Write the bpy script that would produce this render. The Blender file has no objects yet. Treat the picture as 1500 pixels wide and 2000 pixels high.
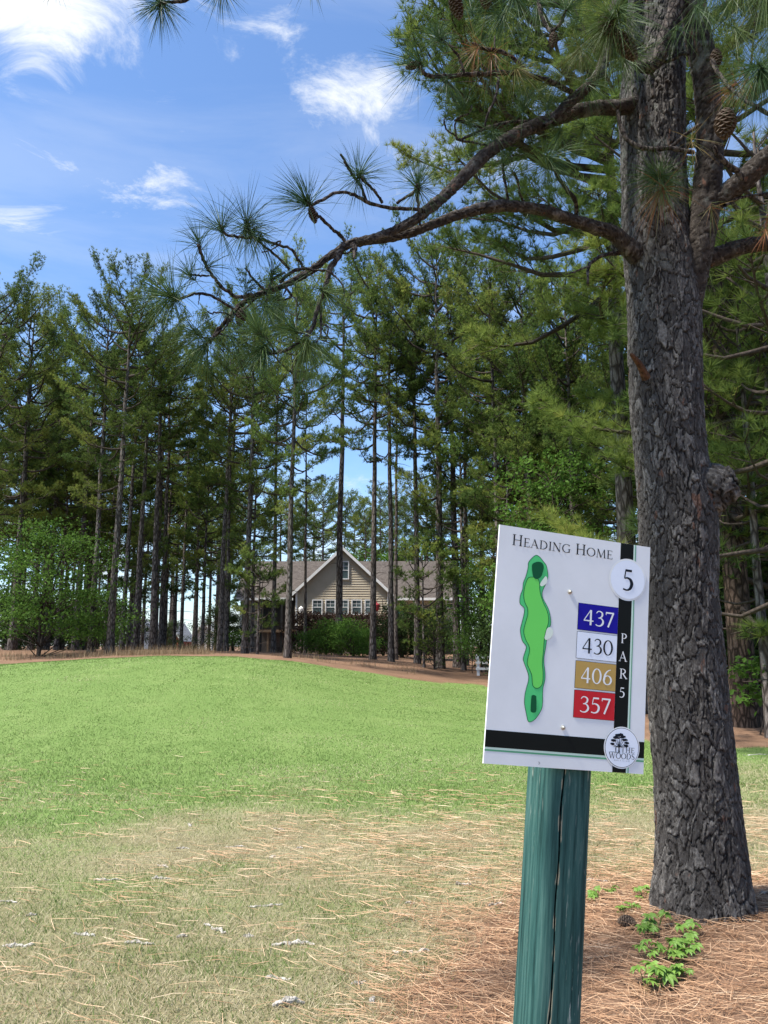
import bpy, math, random
import numpy as np
from mathutils import Vector, Matrix

# ------------------------------------------------------------------ camera, sky, sun, exposure
scene = bpy.context.scene
col = scene.collection
EYE = 1.55
PITCH = math.radians(9.9)
cam_d = bpy.data.cameras.new("camera")
cam_d.sensor_fit = 'HORIZONTAL'
cam_d.sensor_width = 36.0
cam_d.lens = 36.0
cam_d.clip_start = 0.05
cam_d.clip_end = 3000
cam = bpy.data.objects.new("camera", cam_d)
col.objects.link(cam)
cam.location = (0, 0, EYE)
cam.rotation_euler = (math.radians(90) + PITCH, 0, 0)
scene.camera = cam

SUN_EL = math.radians(62)
SUN_AZ = math.radians(247)          # from +Y clockwise: high on the left, a little behind the camera
world = bpy.data.worlds.new("World")
scene.world = world
world.use_nodes = True
wn = world.node_tree
wn.nodes.clear()


def N(tree, kind, **kw):
    n = tree.nodes.new(kind)
    for k, v in kw.items():
        if k.startswith('i_'):
            key = k[2:]
            n.inputs[int(key) if key.isdigit() else key].default_value = v
        else:
            setattr(n, k, v)
    return n


def build_sky():
    t = wn
    L = t.links.new
    out = N(t, 'ShaderNodeOutputWorld')
    bg = N(t, 'ShaderNodeBackground')
    bg.inputs['Strength'].default_value = 0.105
    sky = N(t, 'ShaderNodeTexSky', sky_type='NISHITA', sun_disc=False, sun_elevation=SUN_EL,
            sun_rotation=SUN_AZ, altitude=50, air_density=1.0, dust_density=0.6, ozone_density=2.2)
    tc = N(t, 'ShaderNodeTexCoord')
    # cloud layer: noise over the direction, denser where single clouds stand and near the horizon
    mp = N(t, 'ShaderNodeMapping')
    mp.inputs['Scale'].default_value = (1.0, 1.0, 2.2)
    mp.inputs['Location'].default_value = (0.37, 0.11, 0.2)
    L(tc.outputs['Generated'], mp.inputs['Vector'])
    no = N(t, 'ShaderNodeTexNoise', i_Scale=6.5, i_Detail=12.0, i_Roughness=0.70, i_Distortion=0.9)
    L(mp.outputs[0], no.inputs['Vector'])
    acc = no.outputs['Fac']
    for (x, y, z, r, amt) in CLOUDS:
        d = N(t, 'ShaderNodeVectorMath', operation='DISTANCE')
        mp2 = N(t, 'ShaderNodeVectorMath', operation='MULTIPLY')
        mp2.inputs[1].default_value = (1, 1, 1.7)
        L(tc.outputs['Generated'], mp2.inputs[0])
        L(mp2.outputs[0], d.inputs[0])
        d.inputs[1].default_value = (x, y, z * 1.7)
        mr = N(t, 'ShaderNodeMapRange', interpolation_type='SMOOTHSTEP')
        mr.inputs[1].default_value = r
        mr.inputs[2].default_value = 0.0
        mr.inputs[3].default_value = 0.0
        mr.inputs[4].default_value = amt
        L(d.outputs['Value'], mr.inputs[0])
        a = N(t, 'ShaderNodeMath', operation='ADD')
        L(acc, a.inputs[0])
        L(mr.outputs[0], a.inputs[1])
        acc = a.outputs[0]
    sep = N(t, 'ShaderNodeSeparateXYZ')
    L(tc.outputs['Generated'], sep.inputs[0])
    hz = N(t, 'ShaderNodeMapRange', interpolation_type='SMOOTHSTEP')
    hz.inputs[1].default_value = 0.30
    hz.inputs[2].default_value = 0.02
    hz.inputs[3].default_value = 0.0
    hz.inputs[4].default_value = 0.22
    L(sep.outputs['Z'], hz.inputs[0])
    a = N(t, 'ShaderNodeMath', operation='ADD')
    L(acc, a.inputs[0])
    L(hz.outputs[0], a.inputs[1])
    mask = N(t, 'ShaderNodeMapRange', interpolation_type='SMOOTHSTEP')
    mask.inputs[1].default_value = 0.585
    mask.inputs[2].default_value = 0.92
    L(a.outputs[0], mask.inputs[0])
    vm = N(t, 'ShaderNodeMapping')
    vm.inputs['Scale'].default_value = (.7, .7, 3.2)
    L(tc.outputs['Generated'], vm.inputs['Vector'])
    vn = N(t, 'ShaderNodeTexNoise', i_Scale=3.0, i_Detail=7.0, i_Roughness=0.6, i_Distortion=0.6)
    L(vm.outputs[0], vn.inputs['Vector'])
    vr = N(t, 'ShaderNodeMapRange', interpolation_type='SMOOTHSTEP')
    vr.inputs[1].default_value = .42
    vr.inputs[2].default_value = .72
    vr.inputs[4].default_value = .15
    L(vn.outputs['Fac'], vr.inputs[0])
    mxm = N(t, 'ShaderNodeMath', operation='MAXIMUM')
    L(mask.outputs[0], mxm.inputs[0])
    L(vr.outputs[0], mxm.inputs[1])
    mask = mxm
    mix = N(t, 'ShaderNodeMix', data_type='RGBA')
    mix.inputs['B'].default_value = (4.6, 4.75, 4.9, 1)
    L(mask.outputs[0], mix.inputs['Factor'])
    tint = N(t, 'ShaderNodeMix', data_type='RGBA', blend_type='MULTIPLY')
    tint.inputs['Factor'].default_value = 1.0
    tint.inputs['B'].default_value = (.78, .92, 1.06, 1)
    L(sky.outputs[0], tint.inputs['A'])
    L(tint.outputs['Result'], mix.inputs['A'])
    L(mix.outputs['Result'], bg.inputs['Color'])
    L(bg.outputs[0], out.inputs[0])


CP, SP = math.cos(PITCH), math.sin(PITCH)


def pray(px, py):
    a, b = (px - 750) / 1500.0, -(py - 1000) / 1500.0
    return np.array([a, CP - b * SP, SP + b * CP])


def at(px, py, Y):
    """point of the place that the photograph shows at (px, py), standing Y metres ahead"""
    d = pray(px, py)
    return np.array([0, 0, EYE]) + d * (Y / d[1])


def skydir(px, py):
    d = pray(px, py)
    return d / np.linalg.norm(d)


CLOUDS = []
for (cx, cy, r, amt) in ((130, -80, .18, .36), (-30, -10, .14, .26), (55, 360, .11, .15), (-20, 430, .10, .12), (310, 350, .08, .2),
                         (705, 200, .115, .38), (760, 330, .10, .16), (1000, 250, .2, .2), (560, 70, .06, .12),
                         (900, 620, .25, .12)):
    v = skydir(cx, cy)
    CLOUDS.append((v[0], v[1], v[2], r, amt))
build_sky()

sun_d = bpy.data.lights.new("sun", 'SUN')
sun_d.energy = 4.2
sun_d.angle = math.radians(6)
sun_d.color = (1.0, 0.955, 0.88)
sun = bpy.data.objects.new("sun", sun_d)
col.objects.link(sun)
sv = Vector((math.sin(SUN_AZ) * math.cos(SUN_EL), math.cos(SUN_AZ) * math.cos(SUN_EL), math.sin(SUN_EL)))
sun.rotation_euler = sv.to_track_quat('Z', 'Y').to_euler()
sun.location = (-10, -20, 30)

vs = scene.view_settings
vs.view_transform = 'Standard'
vs.look = 'None'
vs.exposure = 1.2
vs.gamma = 1.0
vs.use_curve_mapping = False
cy = scene.cycles
cy.max_bounces = 6
cy.diffuse_bounces = 3
cy.glossy_bounces = 2
cy.transmission_bounces = 4
cy.transparent_max_bounces = 4
cy.use_denoising = True
cy.denoising_prefilter = 'ACCURATE'
cy.sample_clamp_indirect = 6.0

# ------------------------------------------------------------------ helpers
RS = np.random.RandomState
_noise_tab = RS(77).rand(256, 256)


def vnoise(x, y, s=1.0, o=0):
    x = np.asarray(x, float) * s + 37.3 * o + 1000
    y = np.asarray(y, float) * s + 11.7 * o + 1000
    xi, yi = np.floor(x).astype(int), np.floor(y).astype(int)
    fx, fy = x - xi, y - yi
    fx, fy = fx * fx * (3 - 2 * fx), fy * fy * (3 - 2 * fy)
    T = _noise_tab
    a, b = T[xi % 256, yi % 256], T[(xi + 1) % 256, yi % 256]
    c, d = T[xi % 256, (yi + 1) % 256], T[(xi + 1) % 256, (yi + 1) % 256]
    return (a * (1 - fx) + b * fx) * (1 - fy) + (c * (1 - fx) + d * fx) * fy


def fbm(x, y, s=1.0, o=0, n=4):
    r, a, tot = 0, 1.0, 0
    for k in range(n):
        r = r + a * vnoise(x, y, s * 2 ** k, o + k)
        tot += a
        a *= 0.5
    return r / tot


def sst(a, b, x):
    t = np.clip((np.asarray(x, float) - a) / (b - a), 0, 1)
    return t * t * (3 - 2 * t)


def unit(v):
    v = np.asarray(v, float)
    return v / np.maximum(np.linalg.norm(v, axis=-1, keepdims=True), 1e-9)


class MB:
    """collects vertices and faces, then links them as ONE mesh object"""

    def __init__(self):
        self.v, self.q, self.t, self.a, self.n = [], [], [], [], 0
        self.poly = []

    def add(self, v, quads=None, tris=None, tint=0.5):
        v = np.asarray(v, float).reshape(-1, 3)
        if quads is not None and len(quads):
            self.q.append(np.asarray(quads, int).reshape(-1, 4) + self.n)
        if tris is not None and len(tris):
            self.t.append(np.asarray(tris, int).reshape(-1, 3) + self.n)
        self.a.append(np.broadcast_to(np.asarray(tint, float), (len(v),)))
        self.v.append(v)
        self.n += len(v)

    def box(self, x0, x1, y0, y1, z0, z1, tint=.5):
        v = [(x, y, z) for z in (z0, z1) for y in (y0, y1) for x in (x0, x1)]
        self.add(v, [(0, 2, 3, 1), (4, 5, 7, 6), (0, 1, 5, 4), (2, 6, 7, 3), (0, 4, 6, 2), (1, 3, 7, 5)], tint=tint)

    def beam(self, a, b, w, h=None):
        """square bar from a to b"""
        h = h or w
        a, b = np.asarray(a, float), np.asarray(b, float)
        d = unit(b - a)
        ref = np.array([0, 0, 1.0]) if abs(d[2]) < .9 else np.array([0, 1.0, 0])
        s = unit(np.cross(d, ref)) * w / 2
        u = unit(np.cross(s, d)) * h / 2
        v = [p + i * s + j * u for p in (a, b) for j in (-1, 1) for i in (-1, 1)]
        self.add(v, [(0, 2, 3, 1), (4, 5, 7, 6), (0, 1, 5, 4), (2, 6, 7, 3), (0, 4, 6, 2), (1, 3, 7, 5)])

    def tube(self, pts, rad, n=6, tint=.5, cap=True):
        p = np.asarray(pts, float)
        k = len(p)
        r = np.broadcast_to(np.asarray(rad, float), (k,))
        tg = unit(np.gradient(p, axis=0))
        ref = np.array([0.13, 0.21, 1.0]) if abs(tg[0][2]) < .8 else np.array([1.0, 0.17, 0.1])
        nn = unit(np.cross(tg, ref))
        bb = np.cross(tg, nn)
        a = np.linspace(0, 2 * math.pi, n, endpoint=False)
        v = p[:, None] + r[:, None, None] * (np.cos(a)[None, :, None] * nn[:, None] + np.sin(a)[None, :, None] * bb[:, None])
        i = np.arange(k - 1)[:, None] * n
        j = np.arange(n)[None]
        j2 = (j + 1) % n
        q = np.stack([i + j, i + j2, i + n + j2, i + n + j], -1).reshape(-1, 4)
        vv = np.concatenate([v.reshape(-1, 3), p[-1:] + tg[-1:] * r[-1]])
        tr = None
        if cap:
            b0 = (k - 1) * n
            tr = [(b0 + x, b0 + (x + 1) % n, k * n) for x in range(n)]
        self.add(vv, q, tr, tint)

    def build(self, name, mat, parent=None, smooth=False, kind=None):
        o = bpy.data.objects.new(name, self.mesh(name, mat, smooth))
        col.objects.link(o)
        o.parent = parent
        if kind:
            o['kind'] = kind
        return o

    def mesh(self, name, mat, smooth=False):
        me = bpy.data.meshes.new(name)
        v = np.concatenate(self.v)
        q = np.concatenate(self.q) if self.q else np.zeros((0, 4), int)
        t = np.concatenate(self.t) if self.t else np.zeros((0, 3), int)
        me.vertices.add(len(v))
        me.vertices.foreach_set('co', v.ravel())
        me.loops.add(q.size + t.size)
        me.loops.foreach_set('vertex_index', np.concatenate([q.ravel(), t.ravel()]).astype(np.int32))
        me.polygons.add(len(q) + len(t))
        st = np.concatenate([np.arange(len(q)) * 4, q.size + np.arange(len(t)) * 3]).astype(np.int32)
        me.polygons.foreach_set('loop_start', st)
        at_ = me.attributes.new('tint', 'FLOAT', 'POINT')
        at_.data.foreach_set('value', np.concatenate(self.a).astype(np.float32))
        me.update(calc_edges=True)
        me.validate()
        me.polygons.foreach_set('use_smooth', np.full(len(me.polygons), bool(smooth)))
        me.materials.append(mat)
        return me


def empty(name, loc=(0, 0, 0), rz=0.0):
    o = bpy.data.objects.new(name, None)
    col.objects.link(o)
    o.location = [float(c) for c in loc]
    o.rotation_euler = (0, 0, rz)
    o.empty_display_size = 0.2
    return o


def tag(o, label, cat, group=None):
    o['label'] = label
    o['category'] = cat
    if group:
        o['group'] = group
    return o


def smooth_path(pts, k=4):
    """Catmull-Rom through rows of any width"""
    p = np.asarray(pts, float)
    if len(p) < 3:
        return np.array([p[0] + (p[-1] - p[0]) * t for t in np.linspace(0, 1, k + 1)])
    e = np.vstack([2 * p[0] - p[1], p, 2 * p[-1] - p[-2]])
    out = []
    for i in range(len(p) - 1):
        a, b, c, d = e[i:i + 4]
        for t in np.arange(k) / k:
            out.append(.5 * (2 * b + (c - a) * t + (2 * a - 5 * b + 4 * c - d) * t * t + (3 * b - a - 3 * c + d) * t ** 3))
    out.append(p[-1])
    return np.array(out)


# ------------------------------------------------------------------ materials
def newmat(name):
    m = bpy.data.materials.new(name)
    m.use_nodes = True
    t = m.node_tree
    t.nodes.clear()
    out = N(t, 'ShaderNodeOutputMaterial')
    return m, t, out


def ramp(t, stops):
    r = N(t, 'ShaderNodeValToRGB')
    e = r.color_ramp.elements
    while len(e) < len(stops):
        e.new(0.5)
    for el, (p, c) in zip(e, stops):
        el.position = p
        el.color = (*c, 1)
    return r


def mat(name, c1, c2=None, scale=6.0, rough=.75, spec=.3, bump=0.0, bscale=40.0, stretch=(1, 1, 1), detail=5.0, metal=0.0):
    m, t, out = newmat(name)
    L = t.links.new
    b = N(t, 'ShaderNodeBsdfPrincipled')
    b.inputs['Roughness'].default_value = rough
    b.inputs['Specular IOR Level'].default_value = spec
    b.inputs['Metallic'].default_value = metal
    tc = N(t, 'ShaderNodeTexCoord')
    mp = N(t, 'ShaderNodeMapping')
    mp.inputs['Scale'].default_value = stretch
    L(tc.outputs['Object'], mp.inputs[0])
    no = N(t, 'ShaderNodeTexNoise', i_Scale=scale, i_Detail=detail, i_Roughness=.6)
    L(mp.outputs[0], no.inputs['Vector'])
    r = ramp(t, [(.32, c1), (.68, c2 or [min(1, c * 1.18) for c in c1])])
    L(no.outputs['Fac'], r.inputs[0])
    L(r.outputs[0], b.inputs['Base Color'])
    if bump:
        n2 = N(t, 'ShaderNodeTexNoise', i_Scale=bscale, i_Detail=6.0)
        L(mp.outputs[0], n2.inputs['Vector'])
        bp = N(t, 'ShaderNodeBump', i_Strength=bump, i_Distance=.02)
        L(n2.outputs['Fac'], bp.inputs['Height'])
        L(bp.outputs[0], b.inputs['Normal'])
    L(b.outputs[0], out.inputs[0])
    return m


def leafmat(name, stops, transl=.35, rough=.65, spec=.10, vary=.25):
    """foliage: colour from the per-clump 'tint' value and the single plant"""
    m, t, out = newmat(name)
    L = t.links.new
    a = N(t, 'ShaderNodeAttribute', attribute_name='tint')
    r = ramp(t, stops)
    L(a.outputs['Fac'], r.inputs[0])
    oi = N(t, 'ShaderNodeObjectInfo')
    mr = N(t, 'ShaderNodeMapRange')
    mr.inputs[3].default_value = 1 - vary
    mr.inputs[4].default_value = 1 + vary
    L(oi.outputs['Random'], mr.inputs[0])
    hs = N(t, 'ShaderNodeHueSaturation')
    L(mr.outputs[0], hs.inputs['Value'])
    L(r.outputs[0], hs.inputs['Color'])
    b = N(t, 'ShaderNodeBsdfPrincipled')
    b.inputs['Roughness'].default_value = rough
    b.inputs['Specular IOR Level'].default_value = spec
    tr = N(t, 'ShaderNodeBsdfTranslucent')
    mx = N(t, 'ShaderNodeMixShader', i_Fac=transl)
    L(hs.outputs[0], b.inputs['Base Color'])
    L(hs.outputs[0], tr.inputs['Color'])
    L(b.outputs[0], mx.inputs[1])
    L(tr.outputs[0], mx.inputs[2])
    L(mx.outputs[0], out.inputs[0])
    return m


def barkmat(name, dark, mid, light, sc=14.0, zs=.28, bump=.9):
    """furrowed bark: plates from a stretched cell pattern"""
    m, t, out = newmat(name)
    L = t.links.new
    tc = N(t, 'ShaderNodeTexCoord')
    mp = N(t, 'ShaderNodeMapping')
    mp.inputs['Scale'].default_value = (1, 1, zs)
    L(tc.outputs['Object'], mp.inputs[0])
    wob = N(t, 'ShaderNodeTexNoise', i_Scale=sc * .8, i_Detail=4.0)
    L(mp.outputs[0], wob.inputs['Vector'])
    ad = N(t, 'ShaderNodeVectorMath', operation='MULTIPLY_ADD')
    ad.inputs[1].default_value = (.06, .06, .06)
    L(wob.outputs['Color'], ad.inputs[0])
    L(mp.outputs[0], ad.inputs[2])
    vo = N(t, 'ShaderNodeTexVoronoi', feature='DISTANCE_TO_EDGE', i_Scale=sc)
    L(ad.outputs[0], vo.inputs['Vector'])
    fine = N(t, 'ShaderNodeTexNoise', i_Scale=sc * 5, i_Detail=7.0, i_Roughness=.7)
    L(mp.outputs[0], fine.inputs['Vector'])
    mr = N(t, 'ShaderNodeMapRange')
    mr.inputs[2].default_value = .22
    L(vo.outputs['Distance'], mr.inputs[0])
    mul = N(t, 'ShaderNodeMath', operation='MULTIPLY')
    L(mr.outputs[0], mul.inputs[0])
    L(fine.outputs['Fac'], mul.inputs[1])
    r = ramp(t, [(.08, dark), (.36, mid), (.66, light)])
    L(mul.outputs[0], r.inputs[0])
    b = N(t, 'ShaderNodeBsdfPrincipled')
    b.inputs['Roughness'].default_value = .9
    b.inputs['Specular IOR Level'].default_value = .15
    L(r.outputs[0], b.inputs['Base Color'])
    bp = N(t, 'ShaderNodeBump', i_Strength=bump, i_Distance=.03)
    L(mul.outputs[0], bp.inputs['Height'])
    L(bp.outputs[0], b.inputs['Normal'])
    L(b.outputs[0], out.inputs[0])
    return m


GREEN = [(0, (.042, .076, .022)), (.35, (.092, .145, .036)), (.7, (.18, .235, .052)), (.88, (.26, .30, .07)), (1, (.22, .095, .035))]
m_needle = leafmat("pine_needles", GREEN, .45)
m_needle_near = leafmat("long_pine_needles", [(0, (.022, .055, .030)), (.4, (.05, .10, .034)), (.75, (.12, .17, .045)), (.86, (.20, .19, .07)), (1, (.25, .10, .04))], .22, .5, .22, .0)
m_leaf = leafmat("broad_leaves", [(0, (.04, .085, .016)), (.5, (.085, .17, .028)), (1, (.15, .26, .045))], .42)
m_leaf_mid = leafmat("spring_leaves", [(0, (.03, .065, .013)), (.5, (.062, .125, .022)), (1, (.11, .19, .035))], .4)
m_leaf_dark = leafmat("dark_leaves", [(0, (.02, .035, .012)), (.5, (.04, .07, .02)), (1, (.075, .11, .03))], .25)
m_leaf_red = leafmat("russet_leaves", [(0, (.03, .018, .014)), (.5, (.05, .026, .02)), (1, (.07, .05, .025))], .2)
m_creeper = leafmat("creeper_leaves", [(0, (.10, .20, .03)), (.5, (.17, .30, .05)), (1, (.25, .38, .08))], .35, .5, .4, .1)
m_bark_far = barkmat("pine_bark", (.045, .036, .031), (.125, .104, .09), (.25, .22, .2), 9, .3)
m_bark_red = barkmat("red_pine_bark", (.022, .015, .011), (.07, .046, .034), (.15, .105, .082), 11, .35)
m_twig = mat("twig_bark", (.028, .022, .018), (.085, .066, .052), 18, .9, .15, .8, 60)
m_limb = barkmat("limb_bark", (.022, .018, .016), (.075, .058, .048), (.18, .155, .135), 26, .5, .8)
m_cone = mat("cone_scales", (.05, .033, .022), (.14, .10, .07), 30, .8)
m_wood_grey = mat("weathered_root", (.16, .14, .115), (.58, .54, .47), 30, .9, .2, .7, 60)

# ------------------------------------------------------------------ terrain
AX = ([-40, -17, -11.8, -9.4, -7.1, -4.7, -3, -1.6, 0, 1.6, 3.1, 5.5, 8.7, 40], [.8, .85, .97, 1.15, 1.25, 1.22, 1.08, .80, .51, .31, .15, .10, .2, .4])
BX = ([-40, -17, -10, -5, -2.5, 0, 1.5, 2.6, 4, 9, 20, 60], [1.3, 1.35, 1.38, 1.22, 1.05, .92, .78, .62, .55, .55, .7, .8])
CX = ([-40, -12, 0, 10, 40], [1.25, 1.1, .9, .9, .9])


def gz(x, y):
    x, y = np.asarray(x, float), np.asarray(y, float)
    A, B, C = np.interp(x, *AX), np.interp(x, *BX), np.interp(x, *CX)
    A = np.where(x > 4.5, A * (1 + .25 * sst(4.5, 8, x)), A)
    z = A * sst(6.5, 24, y)
    z = z + (B - A) * sst(23, 37, y)
    z = z + (C - B) * sst(37, 60, y)
    z = z + .05 * (fbm(x, y, .35, 3) - .5) * sst(2, 8, y) + .025 * (fbm(x, y, 1.3, 5) - .5)
    z = z + .07 * np.exp(-((x - 1.98) ** 2 + (y - 4.5) ** 2) / .5)
    return z


def straw_mask(x, y):
    """needle litter: bed behind the lawn, bed under the near pine"""
    w = (fbm(x, y, .9, 8) - .5)
    edge = np.interp(x, [-40, -3, 0, 3.4, 3.9, 4.3], [24.6, 25.2, 26, 27, 23, 12.2])
    back = sst(-.25, .35, y - edge + w * 2.0)
    side = sst(-.8, .5, x - (.15 + (y - 3.4) * .42) + w * 1.3) * sst(5.9, 5.0, y + w * 1.2)
    return np.maximum(back, side)


def dry_mask(x, y):
    w = fbm(x, y, .55, 12) - .5
    w2 = fbm(x, y, 2.3, 15) - .5
    lim = np.interp(x, [-6, -2, 0, 2, 4, 8], [7.6, 7.2, 7.4, 8.6, 8.8, 8.5])
    return np.clip(sst(2.6, -2.4, y - lim - .2 + w * 5.5 + w2 * 3.2) * (.88 + w2 * 1.5), 0, 1)


def ground_hit(px, py):
    d = pray(px, py)
    t = np.linspace(2, 90, 6000)
    P = np.array([0, 0, EYE]) + d * t[:, None]
    under = P[:, 2] < gz(P[:, 0], P[:, 1])
    k = int(np.argmax(under)) if under.any() else len(t) - 1
    p = P[k]
    return np.array([p[0], p[1], float(gz(p[0], p[1]))])


def nonuni(lo, hi, n, c, tight):
    u = np.linspace(math.asinh((lo - c) / tight), math.asinh((hi - c) / tight), n)
    return c + tight * np.sinh(u)


def ground_material():
    m, t, out = newmat("ground")
    L = t.links.new
    b = N(t, 'ShaderNodeBsdfPrincipled')
    b.inputs['Roughness'].default_value = .95
    b.inputs['Specular IOR Level'].default_value = .1
    tc = N(t, 'ShaderNodeTexCoord')
    n1 = N(t, 'ShaderNodeTexNoise', i_Scale=1.1, i_Detail=6.0, i_Roughness=.65)
    n2 = N(t, 'ShaderNodeTexNoise', i_Scale=28.0, i_Detail=8.0, i_Roughness=.75)
    n3 = N(t, 'ShaderNodeTexNoise', i_Scale=.28, i_Detail=4.0)
    for n in (n1, n2, n3):
        L(tc.outputs['Object'], n.inputs['Vector'])
    lawn = ramp(t, [(.28, (.098, .162, .040)), (.5, (.142, .212, .060)), (.72, (.20, .256, .088))])
    mixn = N(t, 'ShaderNodeMath', operation='MULTIPLY_ADD')
    mixn.inputs[1].default_value = .55
    L(n2.outputs['Fac'], mixn.inputs[0])
    ml = N(t, 'ShaderNodeMath', operation='MULTIPLY')
    ml.inputs[1].default_value = .45
    L(n1.outputs['Fac'], ml.inputs[0])
    L(ml.outputs[0], mixn.inputs[2])
    L(mixn.outputs[0], lawn.inputs[0])
    dry = ramp(t, [(.25, (.10, .092, .042)), (.5, (.225, .20, .11)), (.75, (.38, .335, .21))])
    L(mixn.outputs[0], dry.inputs[0])
    straw = ramp(t, [(.25, (.085, .048, .03)), (.5, (.18, .108, .068)), (.75, (.31, .205, .135))])
    L(mixn.outputs[0], straw.inputs[0])

    def attr(name, jitter, lo_):
        a = N(t, 'ShaderNodeAttribute', attribute_name=name)
        j = N(t, 'ShaderNodeMath', operation='MULTIPLY_ADD')
        j.inputs[1].default_value = jitter
        L(n2.outputs['Fac'], j.inputs[0])
        L(a.outputs['Fac'], j.inputs[2])
        mr = N(t, 'ShaderNodeMapRange', interpolation_type='SMOOTHSTEP')
        mr.inputs[1].default_value = lo_ + jitter * .5
        mr.inputs[2].default_value = 1 - lo_ + jitter * .5
        L(j.outputs[0], mr.inputs[0])
        return mr
    k1, k2 = attr('dry', .7, .02), attr('tint', .4, .2)
    mx1 = N(t, 'ShaderNodeMix', data_type='RGBA')
    L(k1.outputs[0], mx1.inputs['Factor'])
    L(lawn.outputs[0], mx1.inputs['A'])
    L(dry.outputs[0], mx1.inputs['B'])
    mx2 = N(t, 'ShaderNodeMix', data_type='RGBA')
    L(k2.outputs[0], mx2.inputs['Factor'])
    L(mx1.outputs['Result'], mx2.inputs['A'])
    L(straw.outputs[0], mx2.inputs['B'])
    L(mx2.outputs['Result'], b.inputs['Base Color'])
    bp = N(t, 'ShaderNodeBump', i_Strength=.7, i_Distance=.03)
    L(n2.outputs['Fac'], bp.inputs['Height'])
    L(bp.outputs[0], b.inputs['Normal'])
    L(b.outputs[0], out.inputs[0])
    return m


def build_ground():
    xs = nonuni(-700, 700, 250, 1, 6)
    ys = nonuni(-200, 1200, 330, 6, 7)
    X, Y = np.meshgrid(xs, ys)
    Z = gz(X, Y)
    mb = MB()
    nx, ny = len(xs), len(ys)
    i = np.arange(ny - 1)[:, None] * nx + np.arange(nx - 1)[None]
    q = np.stack([i, i + 1, i + nx + 1, i + nx], -1).reshape(-1, 4)
    sm = straw_mask(X, Y).ravel()
    mb.add(np.stack([X, Y, Z], -1).reshape(-1, 3), q, tint=sm)
    o = mb.build("ground", ground_material(), smooth=True, kind='structure')
    a = o.data.attributes.new('dry', 'FLOAT', 'POINT')
    a.data.foreach_set('value', dry_mask(X, Y).ravel().astype(np.float32))
    o['label'] = 'gently mounded golf lawn with worn turf and needle litter'
    return o


build_ground()


def build_turf():
    r = RS(5)
    m = leafmat("turf_blades", [(0, (.095, .160, .038)), (.3, (.143, .218, .060)), (.52, (.208, .272, .092)), (.62, (.34, .30, .17)), (1, (.56, .49, .33))], .35, .7, .08, 0)
    n = 640000
    u = r.rand(n)
    p = -0.15                                    # more blades near, fewer far
    y0, y1 = 2.5, 27.5
    y = (y0 ** p + u * (y1 ** p - y0 ** p)) ** (1 / p)
    x = (r.rand(n) * 2 - 1) * (y * .56 + .9)
    sm = straw_mask(x, y)
    keep = (r.rand(n) > sm * 1.05) & ((r.rand(n) > .25) | (y > 8))
    x, y = x[keep], y[keep]
    n = len(x)
    d = dry_mask(x, y)
    dry = r.rand(n) < d * .74 + .05 + .28 * sst(.52, .74, fbm(x * .6, y, .9, 52))
    h = (.018 + .022 * r.rand(n)) * (1 - .45 * sst(7, 13, y)) * np.where(dry, .8, 1)
    w = np.maximum(.0022, y * .00042) * (.7 + .6 * r.rand(n))
    a = r.rand(n) * 2 * math.pi
    lean = (.3 + .9 * r.rand(n)) * np.where(dry, 1.7, 1)
    b = r.rand(n) * 2 * math.pi
    base = np.stack([x, y, gz(x, y) - .003], -1)
    wv = np.stack([np.cos(a), np.sin(a), 0 * a], -1) * w[:, None]
    tip = base + np.stack([np.cos(b) * lean, np.sin(b) * lean, 1 + 0 * b], -1) * h[:, None]
    patch = fbm(x, y, .5, 21) * .5 + fbm(x, y, 3, 24) * .3
    tint = np.where(dry, .6 + .4 * r.rand(n), np.clip(.12 + .40 * r.rand(n) * .5 + (patch - .38) * 1.0, 0, .56))
    v = np.stack([base - wv, base + wv, tip], 1).reshape(-1, 3)
    mb = MB()
    mb.add(v, tris=np.arange(n * 3).reshape(-1, 3), tint=np.repeat(tint, 3))
    o = mb.build("grass", m, kind='stuff')
    tag(o, 'short mown grass, green on the mound and straw coloured where worn', 'grass')


def ribbons(mb, base, d, L, w, sag, r, tint, up=None):
    """curved needles: two segments each"""
    n = len(base)
    s = unit(np.cross(d, r.randn(n, 3))) * w[:, None]
    g = np.zeros((n, 3))
    g[:, 2] = -1
    m = base + d * (L * .5)[:, None] + g * (sag * L * .25)[:, None]
    e = base + d * L[:, None] + g * (sag * L)[:, None]
    v = np.stack([base - s, base + s, m - s * .9, m + s * .9, e], 1).reshape(-1, 3)
    i = np.arange(n)[:, None] * 5
    mb.add(v, i + np.array([[0, 1, 3, 2]]), i + np.array([[2, 3, 4]]), np.repeat(tint, 5))


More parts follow.
